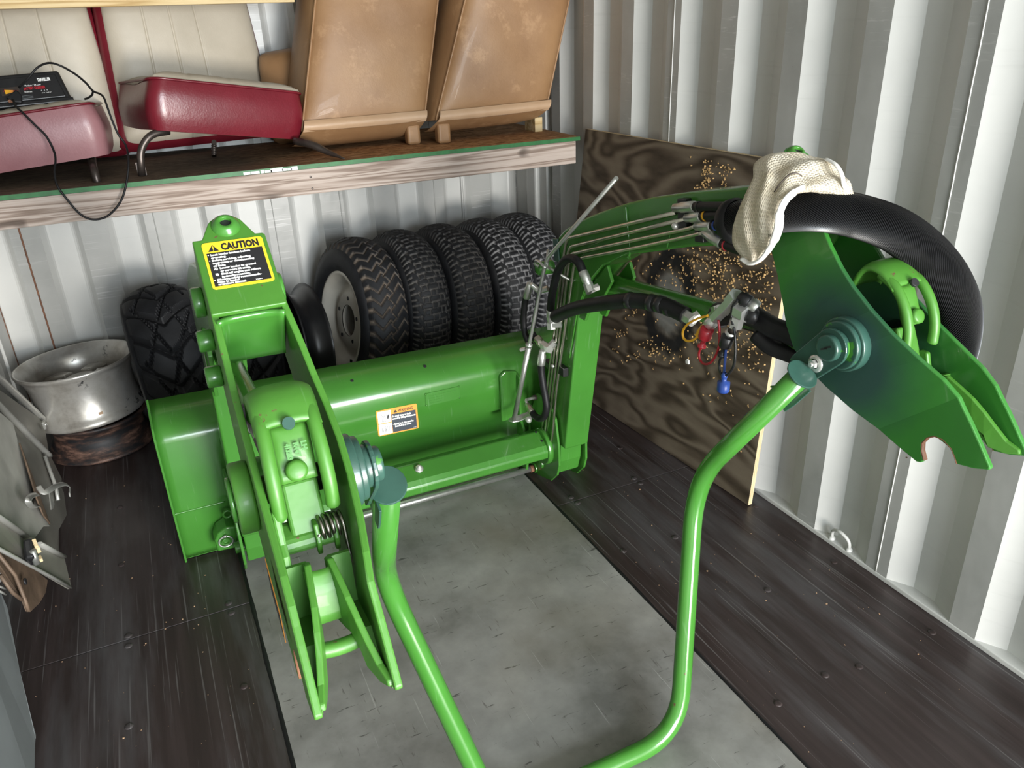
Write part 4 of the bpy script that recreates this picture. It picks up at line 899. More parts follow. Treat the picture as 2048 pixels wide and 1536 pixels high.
# caution decal on the left mast cover
up = Vector((0, 1, .7)).normalized(); nrm = Vector((0, -up.z, up.y)); p0 = Vector((mxL(1.153), 1.055, 1.187))
bl, br, tl = P_plane(426, 580, p0, nrm), P_plane(551, 562, p0, nrm), P_plane(408, 487, p0, nrm)
CW, CH = (br-bl).dot(Vector((1, 0, 0))), (tl-bl).dot(up)
fd = frame_pt(Vector((bl.x, *(p0+up*((bl+br)/2-p0).dot(up)).yz)), Vector((1, 0, 0)), up, nrm)
sheet(fd, rrect(CW, CH, .005), .0002, .0006, m_yellow, msL, 'caution_decal')
sheet(fd, [(.045*CW, .055*CH), (.955*CW, .055*CH), (.955*CW, .765*CH), (.045*CW, .765*CH)], .0008, .0003, m_ink, msL, 'decal_panel')
letter(fd, 'CAUTION', .30*CW, .805*CH, .20*CH, m_ink, msL, .0011, .0009, width=.62*CW)
sheet(fd, [(.085*CW, .80*CH), (.255*CW, .80*CH), (.17*CW, .94*CH)], .0009, .0003, m_ink, msL, 'alert_triangle')
sheet(fd, [(.163*CW, .835*CH), (.177*CW, .835*CH), (.180*CW, .905*CH), (.160*CW, .905*CH)], .0013, .0002, m_yellow, msL, 'alert_mark'); sheet(fd, [(.163*CW, .812*CH), (.177*CW, .812*CH), (.177*CW, .826*CH), (.163*CW, .826*CH)], .0013, .0002, m_yellow, msL, 'alert_mark')
lines = [('\u2022', 'Lock loader latches before', .10, .70), ('', 'operating.', .10, .64), ('\u2022', 'Before servicing, adjusting', .10, .58), ('', 'equipment or disconnecting', .10, .52), ('', 'oil lines:', .10, .46), ('', 'A)', .10, .40), ('', 'Lower loader to ground', .19, .40), ('', 'or support lift arms.', .19, .34), ('', 'B)', .10, .28), ('', 'Shut off engine and relieve', .19, .28), ('', 'hydraulic pressure.', .19, .22), ('\u2022', 'Observe safety recommenda-', .10, .165), ('', 'tions in loader', .10, .115), ('', "operator's manual.", .10, .068)]
for bul, body, a, b in lines:
    if bul: letter(fd, bul, .055*CW, b*CH, .06*CH, m_white, msL, .0013, .0003)
    letter(fd, body, a*CW, b*CH, .054*CH, m_white, msL, .0013, .00035, sx=1.28*CW/CH*.86)
letter(fd, 'W22804', .70*CW, .07*CH, .03*CH, m_white, msL, .0013, .0001, width=.11*CW)

# ---- parking stand: the bent tube that props the masts on the floor
R0 = .0212
tR, tL = Vector((1.014, .955, .910)), Vector((.230, .955, .910)); bR, bL = Vector((.985, 1.19, .570)), Vector((.259, 1.19, .570)); fR, fL = Vector((.850, 1.02, R0)), Vector((.394, 1.02, R0))
path = fillet([tL, bL, fL, fR, bR, tR], [0, .10, .10, .11, .11, 0], 10)
st = MB().tube(path, R0, 22).build('parking_stand', m_green_chip, ld)
for t, b, mx in ((tR, bR, mxR), (tL, bL, mxL)):
    sg = 1 if mx is mxR else -1; dv = (b-t).normalized(); e = Vector((1, 0, 0)); e = (e-dv*e.dot(dv)).normalized(); h = dv.cross(e)
    cap = [t-dv*.004+(e*cos(a)*.029+h*sin(a)*.031*(1 if True else 1)) for a in [2*pi*i/20 for i in range(20)]]
    MB().prism(cap, -dv*.004).build('end_cap', m_teal, st, .0012)
    pv = Vector((mx(1.050), .922, .972)); tt = Vector((mx(1.050), t.y+.030, t.z-.005)); ln = (tt-pv); lu = ln.normalized(); lv = Vector((0, -lu.z, lu.y))
    out = [pv+lv*.0345*cos(a)-lu*.0345*sin(a) for a in [pi*i/12 for i in range(13)]]+[tt-lv*.031-lu*0, tt-lv*.028+lu*.012, tt+lv*.028+lu*.012, tt+lv*.031]
    MB().prism(out, Vector((-sg*.0065, 0, 0))).build('link_plate', m_teal, st, .0015)
    c = P(1632, 727, x=1.044) if sg > 0 else Vector((mx(1.044), .985, .905))
    MB().lathe([(0, .0165), (.0025, .0165), (.0035, .012), (.004, .0095)], c, (-sg, 0, 0), 22).build('bolt_washer', m_shiny, st)
    MB().add_flat_tube(c+Vector((-sg*.003, 0, 0)), c+Vector((-sg*.011, 0, 0)), .0085, 6).build('bolt_head', m_shiny, st); MB().cyl(c, c+Vector((-sg*.015, 0, 0)), .0042, 10).build('bolt_end', m_shiny, st)
    gp = t+dv*.035; MB().prism([gp+h*.028*k1+dv*k2+e*(.016*sg) for k1, k2 in ((-1, -.02), (1, -.02), (.95, .03), (.8, .06), (-.8, .06))], e*.004*sg).build('saddle_plate', m_teal, st, .001)
    MB().tube([t+dv*.075-h*.020+e*.012*sg, t+dv*.068-h*.0225, t+dv*.064-h*.0215-e*.010*sg], .0022, 6).build('weld_bead', m_green, st)
# side block with lynch ring on the lower left of the bucket
q = P(455, 1082, y=2.21)
lb = MB().prism([q+Vector((a, 0, b)) for a, b in ((-.034, -.030), (.020, -.034), (.032, .0), (.032, .045), (.005, .050), (-.024, .034), (-.036, .012))], (0, .07, 0)).build('pin_block', m_green, ld, .006, seg=3)
q2 = q+Vector((-.004, -.004, .002)); MB().tube([q2+Vector((.021*cos(a), -.001*sin(a*2), .018*sin(a))) for a in [2*pi*i/28 for i in range(28)]], .0026, 8, closed=True).build('lynch_ring', m_shiny, lb)
MB().lathe([(0, .013), (.006, .013), (.008, .009), (.0, .008)], q2+Vector((0, .003, 0)), (0, -1, 0), 20).build('pin_end', m_green, lb)
MB().cyl(q2+Vector((-.006, -.002, .020)), q2+Vector((.006, -.002, .020)), .0045, 10).build('pin_head', m_shiny, lb)
MB().tube([P(455, 1028, y=2.24)+Vector((.012*cos(a), 0, .012*sin(a))) for a in [2*pi*i/20 for i in range(20)]], .004, 8, closed=True).build('eyelet', m_green, lb)

# ---- lift cylinders
def cylinder(mx):
    a, e = P(1203, 562, x=1.153), P(1604, 678, x=1.153); a.x = e.x = mx(1.153); b = a.lerp(e, .66)
    c = MB().cyl(a, b, .0275, 26).build('lift_cylinder', m_green, ld, .003)
    MB().cyl(b, b+(b-a).normalized()*.02, .030, 26).build('gland', m_ink, c, .003)
    MB().cyl(b, e, .0155, 20).build('piston_rod', m_darkrod, c)
    for p in (a, e): MB().cyl(p+Vector((-.032, 0, 0)), p+Vector((.032, 0, 0)), .024, 20).build('eye_end', m_green, c, .002)
    return c
cyR, cyL = cylinder(mxR), cylinder(mxL)

# ---- hydraulic lines on the inside of the right boom
XI = 1.092
def run(pts, x=XI): return [P(u, v, x=(x if len(q) == 2 else q[2])) for q in pts for u, v in [q[:2]]]
LN = [[(1352, 425), (1240, 452), (1134, 477), (1125, 530), (1116, 608), (1094.5, 783), (1084, 862), (1077, 870)],
      [(1372, 437.5), (1260, 465), (1139, 494), (1131, 540), (1122, 608), (1100, 783), (1090, 866), (1084, 870)],
      [(1391, 452), (1375, 458), (1270, 480), (1141, 508), (1134, 560), (1128, 608), (1106.5, 783), (1094, 880, 1.10), (1090, 886, 1.10)],
      [(1408, 465), (1385, 471), (1280, 494), (1160, 517), (1148, 530), (1137, 608), (1112.5, 783), (1106, 860), (1103, 884), (1095, 889)]]
for L in LN: MB().tube(fillet(run(L), .022, 6), .0048, 12).build('hydraulic_line', m_line, ld)
for u, v, k in ((1100, 730, 0), (1404, 452, 1), (1370, 428, 1)):
    c = P(u, v, x=1.100); MB().box(c, (.020, .05 if not k else .03, .022 if not k else .07), (radians(-8 if k else 10), 0, 0)).build('line_clamp', m_blackp, ld, .002)
c = P(1126, 741, x=1.098); MB().box(c, (.02, .040, .03)).build('line_clamp', m_blackp, ld, .002)
c = P(1106, 732, x=1.086); MB().lathe([(0, .007), (.004, .0065), (.006, .003), (.0065, 0)], c, (-1, 0, 0), 14).build('clamp_bolt', m_shiny, ld)
c = P(1352, 452, x=1.090); MB().lathe([(0, .0085), (.006, .008), (.010, .006), (.011, 0)], c, (-1, -.3, .2), 14).build('clamp_bolt', m_shiny, ld)
def fitting(a, b, r, parent, name='crimp_fitting', mat=None, hexa=False):
    a, b = Vector(a), Vector(b); d = (b-a); L = d.length; d.normalize(); g = MB()
    if hexa: g.add_flat_tube(a, b, r, 6)
    else: g.lathe([(0, r*.55), (L*.04, r*.8), (L*.3, r*.86), (L*.36, r), (L*.92, r), (L*.97, r*.92), (L, r*.6)], a, d, 18, cap=True)
    return g.build(name, mat or m_steel, parent)
# the four lines change to hoses under the glove
ends = [((1348, 416), (1392, 413), (1470, 414), m_ink), ((1372, 436), (1405, 432), (1475, 428), m_yel), ((1392, 452), (1426, 452), (1478, 444), m_blue), ((1408, 464), (1446, 488), (1480, 500), m_red)]
for i, (p, q, s_, col) in enumerate(ends):
    x0 = 1.088; A, B, D = P(*p, x=x0), P(*q, x=x0-.003), P(*s_, x=x0-.01)
    h = MB().tube(spline([B-(B-A)*.1, B.lerp(D, .5), D, D+(D-B)*.5], 5), .0108, 12).build('hydraulic_hose', m_black, ld)
    fitting(A, B, .0125, h); MB().tube([B+(D-B).normalized()*.010, B+(D-B).normalized()*.016], .0118, 14).build('colour_ring', col, h)
# bundled hoses in a woven sleeve, over the mast and down behind the outer plate
hp = spline([P(1468, 445, x=1.065), P(1500, 436, x=1.066), P(1560, 424, x=1.075), P(1640, 421, x=1.10), P(1720, 434, x=1.14), P(1800, 466, x=1.18), P(1868, 524, x=1.222), P(1908, 590, x=1.252), P(1917, 655, x=1.275), P(1900, 730, x=1.295), P(1868, 790, x=1.31)], 14)
def sleeve(path, r, name, parent, nseg=128):
    g = MB(); vs = []; wv = []; m = len(path); nr = Vector((0, 0, 1)); n_ = nseg
    for i, p in enumerate(path):
        t = (path[min(i+1, m-1)]-path[max(i-1, 0)]).normalized(); nr = (nr-t*nr.dot(t)).normalized(); b = t.cross(nr)
        for k in range(n_):
            a = 2*pi*k/n_; w = 1. if (i+k) % 2 else 0.; rr_ = r+.0007*w+.0012*mnoise.noise(Vector((i*.025, cos(a)*1.5, sin(a)*1.5)))
            vs.append(p+(nr*cos(a)*.94+b*sin(a))*rr_); wv.append(w)
    fs = [(i*n_+k, i*n_+(k+1) % n_, (i+1)*n_+(k+1) % n_, (i+1)*n_+k) for i in range(m-1) for k in range(n_)]
    me = bpy.data.meshes.new(name); me.from_pydata([tuple(v) for v in vs], [], fs); me.materials.append(m_sleeve); me.polygons.foreach_set('use_smooth', [True]*len(fs))
    at = me.attributes.new('weave', 'FLOAT', 'POINT'); at.data.foreach_set('value', wv); return put(name, me, parent)
def resample(path, step):
    out = [path[0]]; acc = 0
    for a, b in zip(path[:-1], path[1:]):
        L = (b-a).length; d = step-acc
        while d <= L: out.append(a.lerp(b, d/L)); d += step
        acc = (acc+L) % step
    return out
dense = resample(hp, .0024)
hb = sleeve(dense, .0405, 'hose_bundle', ld)
MB().lathe([(-.012, .030), (-.012, .042), (-.004, .046), (.010, .046), (.016, .040)], P(1470, 443, x=1.065), hp[2]-hp[0], 28).build('sleeve_cuff', m_black, hb)
# hoses and elbows by the knee
def hose(pts, r, name='hydraulic_hose', mat=None, n=7): return MB().tube(spline([P(*p[:2], x=p[2]) for p in pts], n), r, 12).build(name, mat or m_black, ld)
h = hose([(1101, 622, 1.065), (1103, 598, 1.06), (1108, 570, 1.055), (1117, 540, 1.05), (1131, 520, 1.045), (1146, 517, 1.045), (1158, 526, 1.045), (1166, 544, 1.047)], .0122)
fitting(P(1178, 572, x=1.05), P(1165, 542, x=1.047), .0135, h); fitting(P(1175, 566, x=1.05), P(1182, 585, x=1.05), .0135, h, 'elbow', m_shiny, True); fitting(P(1180, 580, x=1.05), P(1196, 574, x=1.075), .0105, h, 'swivel_nut', m_shiny, True)
fitting(P(1102, 650, x=1.065), P(1101, 618, x=1.065), .0135, h); fitting(P(1102, 645, x=1.065), P(1103, 658, x=1.065), .0145, h, 'elbow', m_shiny, True); fitting(P(1102, 650, x=1.065), P(1122, 648, x=1.085), .0115, h, 'swivel_nut', m_shiny, True)
h = hose([(1112, 633, 1.06), (1122, 628, 1.05), (1150, 617, 1.045), (1190, 609, 1.04), (1235, 603, 1.045), (1270, 601, 1.055), (1300, 605, 1.065), (1330, 611, 1.075), (1356, 623, 1.085), (1372, 631, 1.09)], .0200, 'sleeved_hose')
for q, w in (((1262, 601, 1.052), .0215), ((1305, 606, 1.066), .0215), ((1322, 609, 1.072), .0215), ((1340, 616, 1.08), .021)):
    c = P(*q[:2], x=q[2]); MB().lathe([(-.010, w*.85), (-.008, w), (.008, w), (.010, w*.85)], c, P(1300, 604, x=1.066)-P(1262, 592, x=1.052), 18).build('hose_tie', m_blackp, h)
fitting(P(1352, 620, x=1.085), P(1366, 630, x=1.088), .018, h); fitting(P(1366, 628, x=1.088), P(1386, 642, x=1.09), .0155, h, 'elbow', m_shiny, True); fitting(P(1380, 640, x=1.09), P(1398, 630, x=1.11), .013, h, 'swivel_nut', m_shiny, True)
h = hose([(1062, 690, 1.055), (1057, 684, 1.052), (1050, 666, 1.048), (1047, 640, 1.045), (1049, 612, 1.045), (1053, 592, 1.047), (1058, 576, 1.05)], .0105)
fitting(P(1060, 566, x=1.05), P(1052, 596, x=1.047), .0125, h); fitting(P(1062, 568, x=1.05), P(1078, 582, x=1.08), .009, h, 'tube_elbow', m_shiny); fitting(P(1078, 582, x=1.08), P(1096, 577, x=1.10), .010, h, 'swivel_nut', m_steel, True)
h = hose([(1064, 668, 1.05), (1068, 674, 1.052), (1076, 682, 1.055)], .0125); fitting(P(1088, 694, x=1.06), P(1073, 675, x=1.053), .0135, h, 'crimp_fitting', m_line); fitting(P(1084, 688, x=1.06), P(1100, 698, x=1.065), .0145, h, 'elbow', m_shiny, True); fitting(P(1098, 696, x=1.07), P(1110, 684, x=1.085), .013, h, 'swivel_nut', m_shiny, True)
h = hose([(1082, 728, 1.05), (1083, 745, 1.05), (1086, 768, 1.05), (1091, 795, 1.05), (1093, 815, 1.05), (1089, 832, 1.048), (1080, 837, 1.045), (1070, 832, 1.043), (1065, 825, 1.042)], .0118)
fitting(P(1085, 700, x=1.055), P(1082, 731, x=1.05), .0135, h); fitting(P(1085, 698, x=1.06), P(1102, 701, x=1.075), .011, h, 'swivel_nut', m_shiny, True); fitting(P(1053, 808, x=1.042), P(1066, 827, x=1.042), .012, h, 'crimp_fitting', m_line)
MB().tube(fillet([P(1056, 812, x=1.042), P(1051, 800, x=1.042), P(1058, 798, x=1.06), P(1070, 795, x=1.09)], .01), .0055, 10).build('tube_elbow', m_shiny, h); fitting(P(1066, 796, x=1.085), P(1076, 794, x=1.10), .010, h, 'swivel_nut', m_legm, True)
h = hose([(1498, 626, 1.10), (1520, 640, 1.10), (1545, 655, 1.105), (1580, 668, 1.115), (1625, 690, 1.125)], .022, 'sleeved_hose')
h2 = hose([(1512, 668, 1.10), (1540, 692, 1.11), (1580, 708, 1.125), (1620, 722, 1.135)], .018, 'sleeved_hose'); h3 = hose([(1440, 638, 1.10), (1480, 634, 1.10), (1530, 648, 1.105), (1600, 680, 1.12)], .016, 'sleeved_hose')
# quick couplers with tethered dust caps
def coupler(parts, xx, name='quick_coupler'):
    o = None
    for i, (p, q, r, hx, mt) in enumerate(parts):
        a, b = P(*p, x=xx), P(*q, x=xx); k = fitting(a, b, r, o or ld, name if o is None else 'coupler_section', mt, hx); o = o or k
    return o
X_ = 1.055
q1 = coupler([((1474, 590), (1462, 604), .0175, True, m_shiny), ((1464, 602), (1448, 620), .0150, True, m_shiny), ((1450, 617), (1430, 637), .0140, True, m_shiny), ((1432, 635), (1418, 650), .0145, False, m_shiny), ((1420, 645), (1413, 658), .0125, False, m_steel)], X_)
fitting(P(1478, 592, x=X_), P(1500, 606, x=X_+.01), .0150, q1, 'swivel_nut', m_blackp, False); fitting(P(1497, 604, x=X_+.01), P(1514, 618, x=X_+.02), .0155, q1, 'swivel_nut', m_steel)
q2_ = coupler([((1476, 620), (1494, 630), .0175, True, m_shiny), ((1476, 633), (1470, 654), .0145, True, m_shiny), ((1470, 652), (1464, 664), .011, False, m_legm), ((1464, 660), (1458, 674), .0125, False, m_shiny)], X_)
fitting(P(1490, 628, x=X_), P(1512, 634, x=X_+.02), .017, q2_, 'swivel_nut', m_blackp)
q3 = coupler([((1432, 612), (1440, 640), .013, True, m_steel), ((1440, 618), (1425, 632), .012, True, m_steel)], X_+.03)
def cap(a, b, r, mat, parent, xx):
    A, B = P(*a, x=xx), P(*b, x=xx); d = (B-A); L = d.length; d.normalize()
    return MB().lathe([(.004, 0), (0, r*.8), (.001, r), (L*.45, r*.98), (L*.5, r*.85), (L*.53, r*.42), (L*.82, r*.36), (L*.84, r*.62), (L*.93, r*.66), (L*.97, r*.45), (L, 0)], A, d, 20, cap=False).build('dust_cap', mat, parent)
XK = X_-.012
def tether(pts, mat, parent, r=.0028): MB().tube(spline([P(u, v, x=XK) for u, v in pts], 8), r, 8).build('cap_tether', mat, parent)
k = cap((1415, 657), (1402, 696), .0150, m_red, q1, XK); tether([(1403, 694), (1398, 706), (1400, 720), (1409, 728), (1421, 725), (1431, 712), (1438, 692), (1439, 665), (1437, 640)], m_red, q1)
tether([(1416, 631), (1396, 637), (1376, 648), (1366, 662), (1367, 676), (1376, 682), (1388, 679), (1398, 670)], m_yel, q1); fitting(P(1394, 674, x=XK), P(1410, 652, x=XK+.01), .0085, q1, 'dust_cap', m_yel)
k = cap((1456, 672), (1442, 714), .0140, m_blackp, q2_, XK); tether([(1443, 712), (1438, 728), (1441, 745), (1450, 752), (1462, 742), (1469, 725), (1471, 700), (1470, 672), (1467, 655)], m_blackp, q2_)
tether([(1475, 600), (1466, 612), (1463, 630), (1466, 650)], m_blackp, q2_)
A, B = P(1449, 745, x=XK), P(1446, 783, x=XK); MB().lathe([(0, .004), (.006, .007), (.011, .007), (.012, .006), (.020, .006), (.022, .0135), (.042, .0135), (.045, .012), (.045, .010)], A, B-A, 18).build('dust_cap', m_blue, q2_)
tether([(1452, 697), (1450, 720), (1448, 748)], m_blue, q2_)
# ---- bucket level indicator rod
r1 = [P(1233, 356, x=1.05), P(1092, 520, x=1.035), P(1086, 548, x=1.033), P(1058, 690, x=1.01)]
lv_ = MB().tube(fillet(r1[:2]+[P(1058, 690, x=1.012), P(1054, 712, x=1.01)], .03), .0058, 12).build('level_rod', m_steel, ld)
MB().tube([P(1059, 688, x=1.012), P(1028, 838, x=.995)], .0088, 14).build('rod_sleeve', m_steel, lv_); MB().lathe([(-.004, .009), (-.004, .0115), (.006, .0115), (.006, .009)], P(1058, 690, x=1.012), P(1028, 838, x=.995)-P(1059, 688, x=1.012), 16).build('sleeve_ring', m_steel, lv_)
MB().add_flat_tube(P(1052, 697, x=1.008), P(1041, 700, x=.995), .0062, 6).build('set_screw', m_shiny, lv_)
c = P(1028, 838, x=.995); tt = P(1064, 826, x=1.05); MB().prism([c+Vector((-.020, .004, -.006)), c+Vector((-.012, -.014, -.006)), c+Vector((.01, -.016, -.006)), tt+Vector((.01, -.012, -.004)), tt+Vector((.01, .02, -.004)), c+Vector((-.01, .018, -.006))], (0, 0, .004)).build('rod_foot', m_steel, lv_, .0015)
MB().lathe([(0, .012), (.006, .010), (.012, .008), (.013, 0)], P(1057, 839, x=1.03), (-.3, -1, 0), 14).build('foot_bolt', m_shiny, lv_)
gx = 1.033; MB().tube(spline([P(1078, 533, x=gx+.006), P(1071, 529, x=gx), P(1071, 522, x=gx-.004), P(1079, 524, x=gx-.012), P(1088, 534, x=gx-.012), P(1094, 533, x=gx), P(1095, 520, x=gx+.012), P(1096, 500, x=gx+.03)], 6), .0045, 9).build('rod_guide', m_steel, lv_)
MB().tube(fillet([P(1096, 534, x=gx+.01), P(1118, 548, x=1.065), P(1138, 559, x=1.09), P(1148, 561, x=1.106)], .015), .0042, 9).build('rod_guide', m_steel, lv_)
c = P(1104, 533, x=1.10); MB().lathe([(0, .022), (.05, .020), (.055, .012), (.056, 0)], c, (-1, 0, 0), 20).build('guide_boss', m_green, lv_)
MB().box(P(1113, 500, x=1.104), (.006, .03, .07), (radians(-8), 0, 0)).build('guide_plate', m_teal, lv_, .002)

# ------------------------------------------------------------------ glove draped on the hose bundle
gl = empty('work_glove', P(1570, 400, x=1.07), label='cream knit cotton glove with a white hem draped over the black hose bundle', cat='glove')
def loft(rows, name, mat, thick, n=40, cross=10):
    """rows: (centre, half-width vector, bulge vector); a flattened sock-like body"""
    g = MB(); rs = []; K = len(rows)
    for c in range(3): pass
    ctr = spline([r[0] for r in rows], cross); wid = spline([r[1] for r in rows], cross); bul = spline([r[2] for r in rows], cross); m = len(ctr); vs = []; kn = []
    for i in range(m):
        for k in range(n):
            a = 2*pi*k/n; ca, sa = cos(a), sin(a)
            p = ctr[i]+wid[i]*ca+bul[i]*(sa*(1+.25*sin(ca*7+i*.13)))
            p += wid[i].normalized()*.0015*mnoise.noise(Vector((i*.2, k*.4, 0)))+bul[i].normalized()*.0026*mnoise.noise(p*30)*(1 if sa > 0 else .3)
            vs.append(p); kn.append(1. if (k % 2) and (i % 3) else 0.)
    fs = [(i*n+k, i*n+(k+1) % n, (i+1)*n+(k+1) % n, (i+1)*n+k) for i in range(m-1) for k in range(n)]+[tuple(range(n)), tuple(range((m-1)*n, m*n))]
    me = bpy.data.meshes.new(name); me.from_pydata([tuple(v) for v in vs], [], fs); me.materials.append(mat); me.polygons.foreach_set('use_smooth', [True]*len(fs))
    at = me.attributes.new('knit', 'FLOAT', 'POINT'); at.data.foreach_set('value', kn); return put(name, me, gl)
def row(l, r, x, bul, xr=None):
    a, b = P(*l, x=x), P(*r, x=xr or x); return ((a+b)/2, (b-a)/2, Vector(bul))
TB = (-.012, -.012, .004)
loft([row((1487, 518), (1514, 522), 1.018, (-.006, -.006, 0)), row((1467, 492), (1534, 498), 1.016, TB), row((1465, 462), (1545, 470), 1.014, (-.016, -.014, .004)), row((1473, 430), (1552, 440), 1.014, (-.017, -.014, .006)), row((1488, 395), (1562, 408), 1.02, (-.016, -.012, .010)), row((1505, 360), (1580, 392), 1.03, (-.012, -.010, .014)), row((1508, 330), (1605, 384), 1.05, (-.008, -.008, .016)), row((1528, 315), (1632, 380), 1.07, (-.004, -.008, .016)), row((1575, 308), (1660, 384), 1.09, (0, -.006, .014)), row((1625, 314), (1690, 392), 1.11, (0, -.006, .012)), row((1660, 320), (1712, 402), 1.125, (0, -.005, .008))], 'glove_body', m_knit, .0, 150, 14)
MB().tube(spline([P(1534, 505, x=1.006), P(1548, 482, x=1.002), P(1557, 455, x=1.0), P(1560, 425, x=1.004), P(1572, 400, x=1.012), P(1592, 382, x=1.03), P(1608, 374, x=1.05)], 6), [.007]*6+[.009]*12+[.007]*12+[.005]*7, 10, flat=.55).build('white_hem', m_knitw, gl)
MB().tube(spline([P(1484, 518, x=1.004), P(1500, 527, x=1.004), P(1520, 520, x=1.004), P(1538, 500, x=1.004)], 6), .0062, 10, flat=.6).build('white_hem', m_knitw, gl)
MB().tube(spline([P(1652, 318, x=1.11), P(1672, 330, x=1.105), P(1684, 350, x=1.105), P(1688, 370, x=1.11), P(1700, 392, x=1.12)], 6), .0045, 10, flat=.6).build('white_hem', m_knitw, gl)
MB().tube(spline([P(1548, 384, x=1.012), P(1562, 365, x=1.02), P(1578, 350, x=1.03), P(1592, 346, x=1.04), P(1604, 352, x=1.05)], 6), .0012, 6).build('dark_seam', m_legm, gl)
hO = P(1536, 474, x=.997); fh = frame_pt(hO, (P(1552, 470, x=.994)-hO).normalized(), Vector((0, 0, 1)), Vector((-.8, -.6, 0)).normalized())
letter(fh, 'nal', 0, 0, .011, m_legm, gl, .001, .0002, name='printed_lettering')

# ------------------------------------------------------------------ scrap panels at the left edge
def sheetmetal(name, pts, th, mat, label, cat, parts=()):
    n = (pts[1]-pts[0]).cross(pts[2]-pts[0]).normalized()
    if n.x < 0: n = -n
    t = empty(name, sum(pts, Vector())/len(pts), label=label, cat=cat)
    MB().prism(pts, -n*th).build('panel', mat, t, min(.002, th*.4)); return t, n
# leaning doors: points measured on planes a little off the left wall
A = lambda u, v, x: P(u, v, x=x)
t, n = sheetmetal('body_panel', [A(-60, 790, -.565), A(0, 780, -.555), A(88, 842, -.530), A(98, 905, -.520), A(140, 990, -.500), A(118, 1055, -.495), A(118, 1130, -.485), A(40, 1120, -.50), A(-60, 1000, -.53)], .006, m_olive, 'olive grey sheet metal body panel leaning on the left wall before the rims', 'panel')
rail = MB(); rail.tube([A(-40, 735, -.56), A(0, 757, -.553), A(84, 836, -.528), A(89, 843, -.526)], .013, 8, flat=.7); rail.build('top_rail', m_rail, t)
b = A(86, 850, -.522); MB().prism([b+Vector((.0, a, c)) for a, c in ((-.02, .018), (.012, .014), (.016, -.012), (-.012, -.016))], (.008, 0, 0)).build('rail_bracket', m_rail, t, .002); MB().lathe([(0, .006), (.005, .005), (.006, 0)], b+Vector((.008, 0, 0)), (1, 0, 0), 10).build('bracket_bolt', m_steel, t)
t2, n = sheetmetal('window_frame_panel', [A(-60, 790, -.515), A(0, 812, -.505), A(92, 905, -.485), A(128, 985, -.468), A(134, 1030, -.463), A(118, 1060, -.462), A(112, 1105, -.462), A(20, 1080, -.475), A(-60, 980, -.49)], .005, m_olive, 'olive grey metal panel with a pale channel along its top, between two others', 'panel')
MB().tube([A(-40, 770, -.505), A(0, 812, -.495), A(96, 908, -.473), A(100, 912, -.472)], .010, 8, flat=.7).build('top_rail', m_rail, t2)
MB().tube([A(90, 912, -.473), A(112, 975, -.462), A(116, 1000, -.460)], .006, 8, flat=.6).build('side_rail', m_rail, t2)
def strap(pts, name, parent): MB().tube(spline(pts, 6), .008, 8, flat=.22, up=(0, 0, 1)).build(name, m_rail, parent)
t3, n = sheetmetal('sheet_metal_flap', [A(-60, 810, -.47), A(0, 824, -.462), A(26, 846, -.457), A(37, 886, -.452), A(97, 1048, -.435), A(100, 1052, -.434), A(88, 1052, -.434), A(60, 1090, -.435), A(-60, 1000, -.455)], .004, m_olive2, 'dusty grey sheet metal flap in front of the olive panels', 'panel')
MB().prism([A(37, 886, -.448), A(98, 1049, -.431), A(84, 1030, -.425), A(72, 1000, -.423), A(50, 925, -.437)], (.004, 0, 0)).build('folded_edge', m_brown, t3, .001)
strap([A(76, 972, -.425), A(86, 984, -.415), A(96, 982, -.405), A(110, 973, -.395), A(128, 968, -.385), A(139, 974, -.380), A(139, 990, -.380)], 'spring_clip', t3); strap([A(76, 1014, -.428), A(64, 1014, -.420), A(56, 1002, -.415), A(62, 992, -.415), A(74, 988, -.42)], 'spring_clip', t3)
MB().prism([A(97, 985, -.418), A(107, 1008, -.414), A(104, 1018, -.414), A(101, 1020, -.414)], (.003, 0, 0)).build('spring_clip', m_rail, t3)
t4, n = sheetmetal('metal_strip', [A(-60, 1000, -.445), A(0, 1036, -.432), A(128, 1114, -.405), A(130, 1118, -.404), A(143, 1174, -.400), A(138, 1176, -.401), A(70, 1136, -.415), A(0, 1100, -.430), A(-60, 1065, -.44)], .005, m_olive, 'olive metal strip with white upper edge and a latch near its end', 'strip')
MB().tube([A(-50, 1005, -.44), A(0, 1036, -.427), A(54, 1074, -.416)], .0085, 8, flat=.5).build('white_edge', m_rail, t4); MB().tube([A(78, 1087, -.411), A(128, 1114, -.400)], .0085, 8, flat=.5).build('white_edge', m_rail, t4)
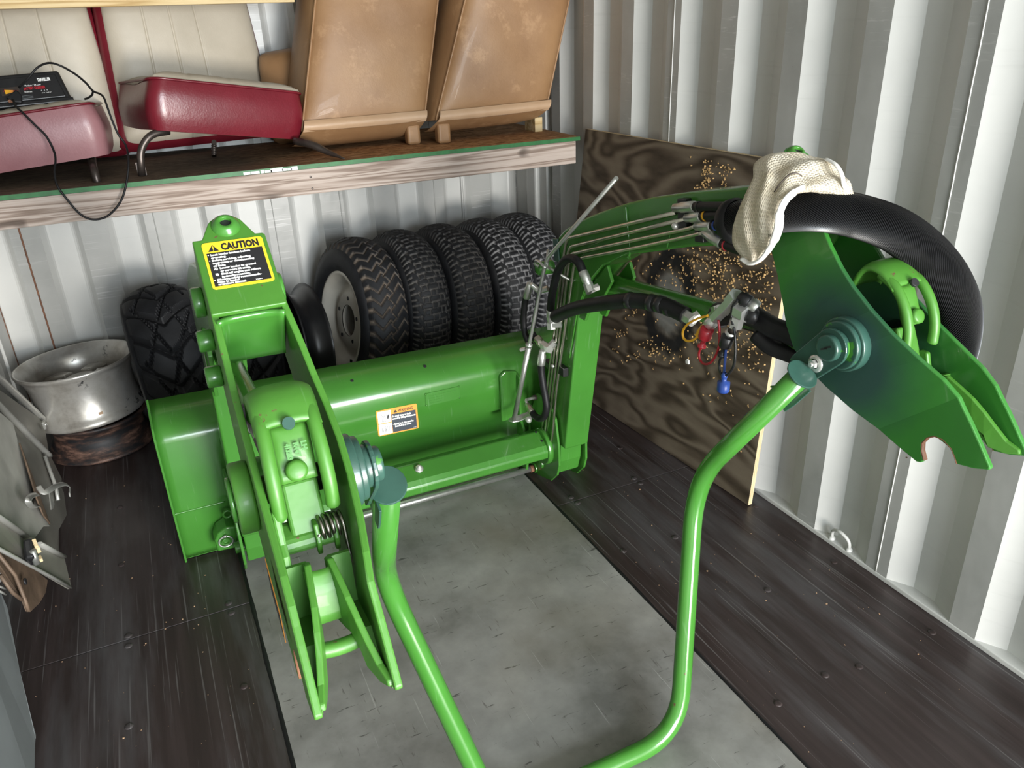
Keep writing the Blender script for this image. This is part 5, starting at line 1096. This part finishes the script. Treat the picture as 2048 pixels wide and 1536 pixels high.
MB().tube([A(-50, 1072, -.435), A(40, 1120, -.42), A(100, 1152, -.405), A(142, 1175, -.396)], .004, 8).build('rolled_edge', m_rail, t4)
c = A(62, 1104, -.405); lt = MB().box(c, (.02, .05, .048), (radians(35), 0, 0)).build('latch', m_blackp, t4, .006)
MB().cyl(c+Vector((.008, -.02, .016)), c+Vector((.008, -.02, -.022)), .007, 12).build('latch_roller', m_steel, t4)
for i, (dy, dz, w, r) in enumerate(((.012, .020, .022, 35), (.004, -.002, .016, 70), (.016, -.020, .016, 10))): MB().box(c+Vector((.014, -dy+.01, dz)), (.008, w, .009), (radians(r), 0, radians(15))).build('wood_splinter', m_plyedge, t4, .0015)
t5, n = sheetmetal('rusty_fender_bracket', [A(-20, 1100, -.53), A(10, 1102, -.52), A(60, 1130, -.50), A(96, 1160, -.490), A(92, 1185, -.492), A(80, 1206, -.496), A(62, 1223, -.502), A(54, 1222, -.504), A(45, 1200, -.506), A(0, 1140, -.525)], .004, m_brown, 'brown rusty curved metal bracket standing under the olive strip', 'bracket')
MB().tube([A(-10, 1100, -.51), A(30, 1150, -.50), A(50, 1200, -.494), A(57, 1222, -.494)], .005, 8).build('rolled_edge', m_brown, t5); MB().cyl(A(50, 1163, -.495)-Vector((.002, 0, 0)), A(50, 1163, -.495)+Vector((.003, 0, 0)), .009, 12).build('bolt_hole', m_ink, t5)
MB().tube([A(0, 1150, -.52), A(25, 1185, -.508), A(44, 1200, -.50)], .005, 8).build('rolled_edge', m_brown, t5)
fx_ = -.50
pts = [A(-80, 1150, -.56), A(0, 1180, -.545), A(16, 1216, -.535), A(40, 1340, -.52), A(64, 1440, -.508), A(78, 1490, -.503), A(78, 1506, -.502), A(72, 1530, -.50), A(60, 1560, -.50), A(-80, 1600, -.54)]
t6, n = sheetmetal('grey_panel', pts, .012, m_greyp, 'flat blue grey painted panel at the nearest left edge of the floor', 'panel')
for dz in (0, 9): MB().tube([A(-4, 1172+dz, -.535), A(12, 1178+dz*1.2, -.53)], .003, 6).build('metal_trim', m_rail, t6)
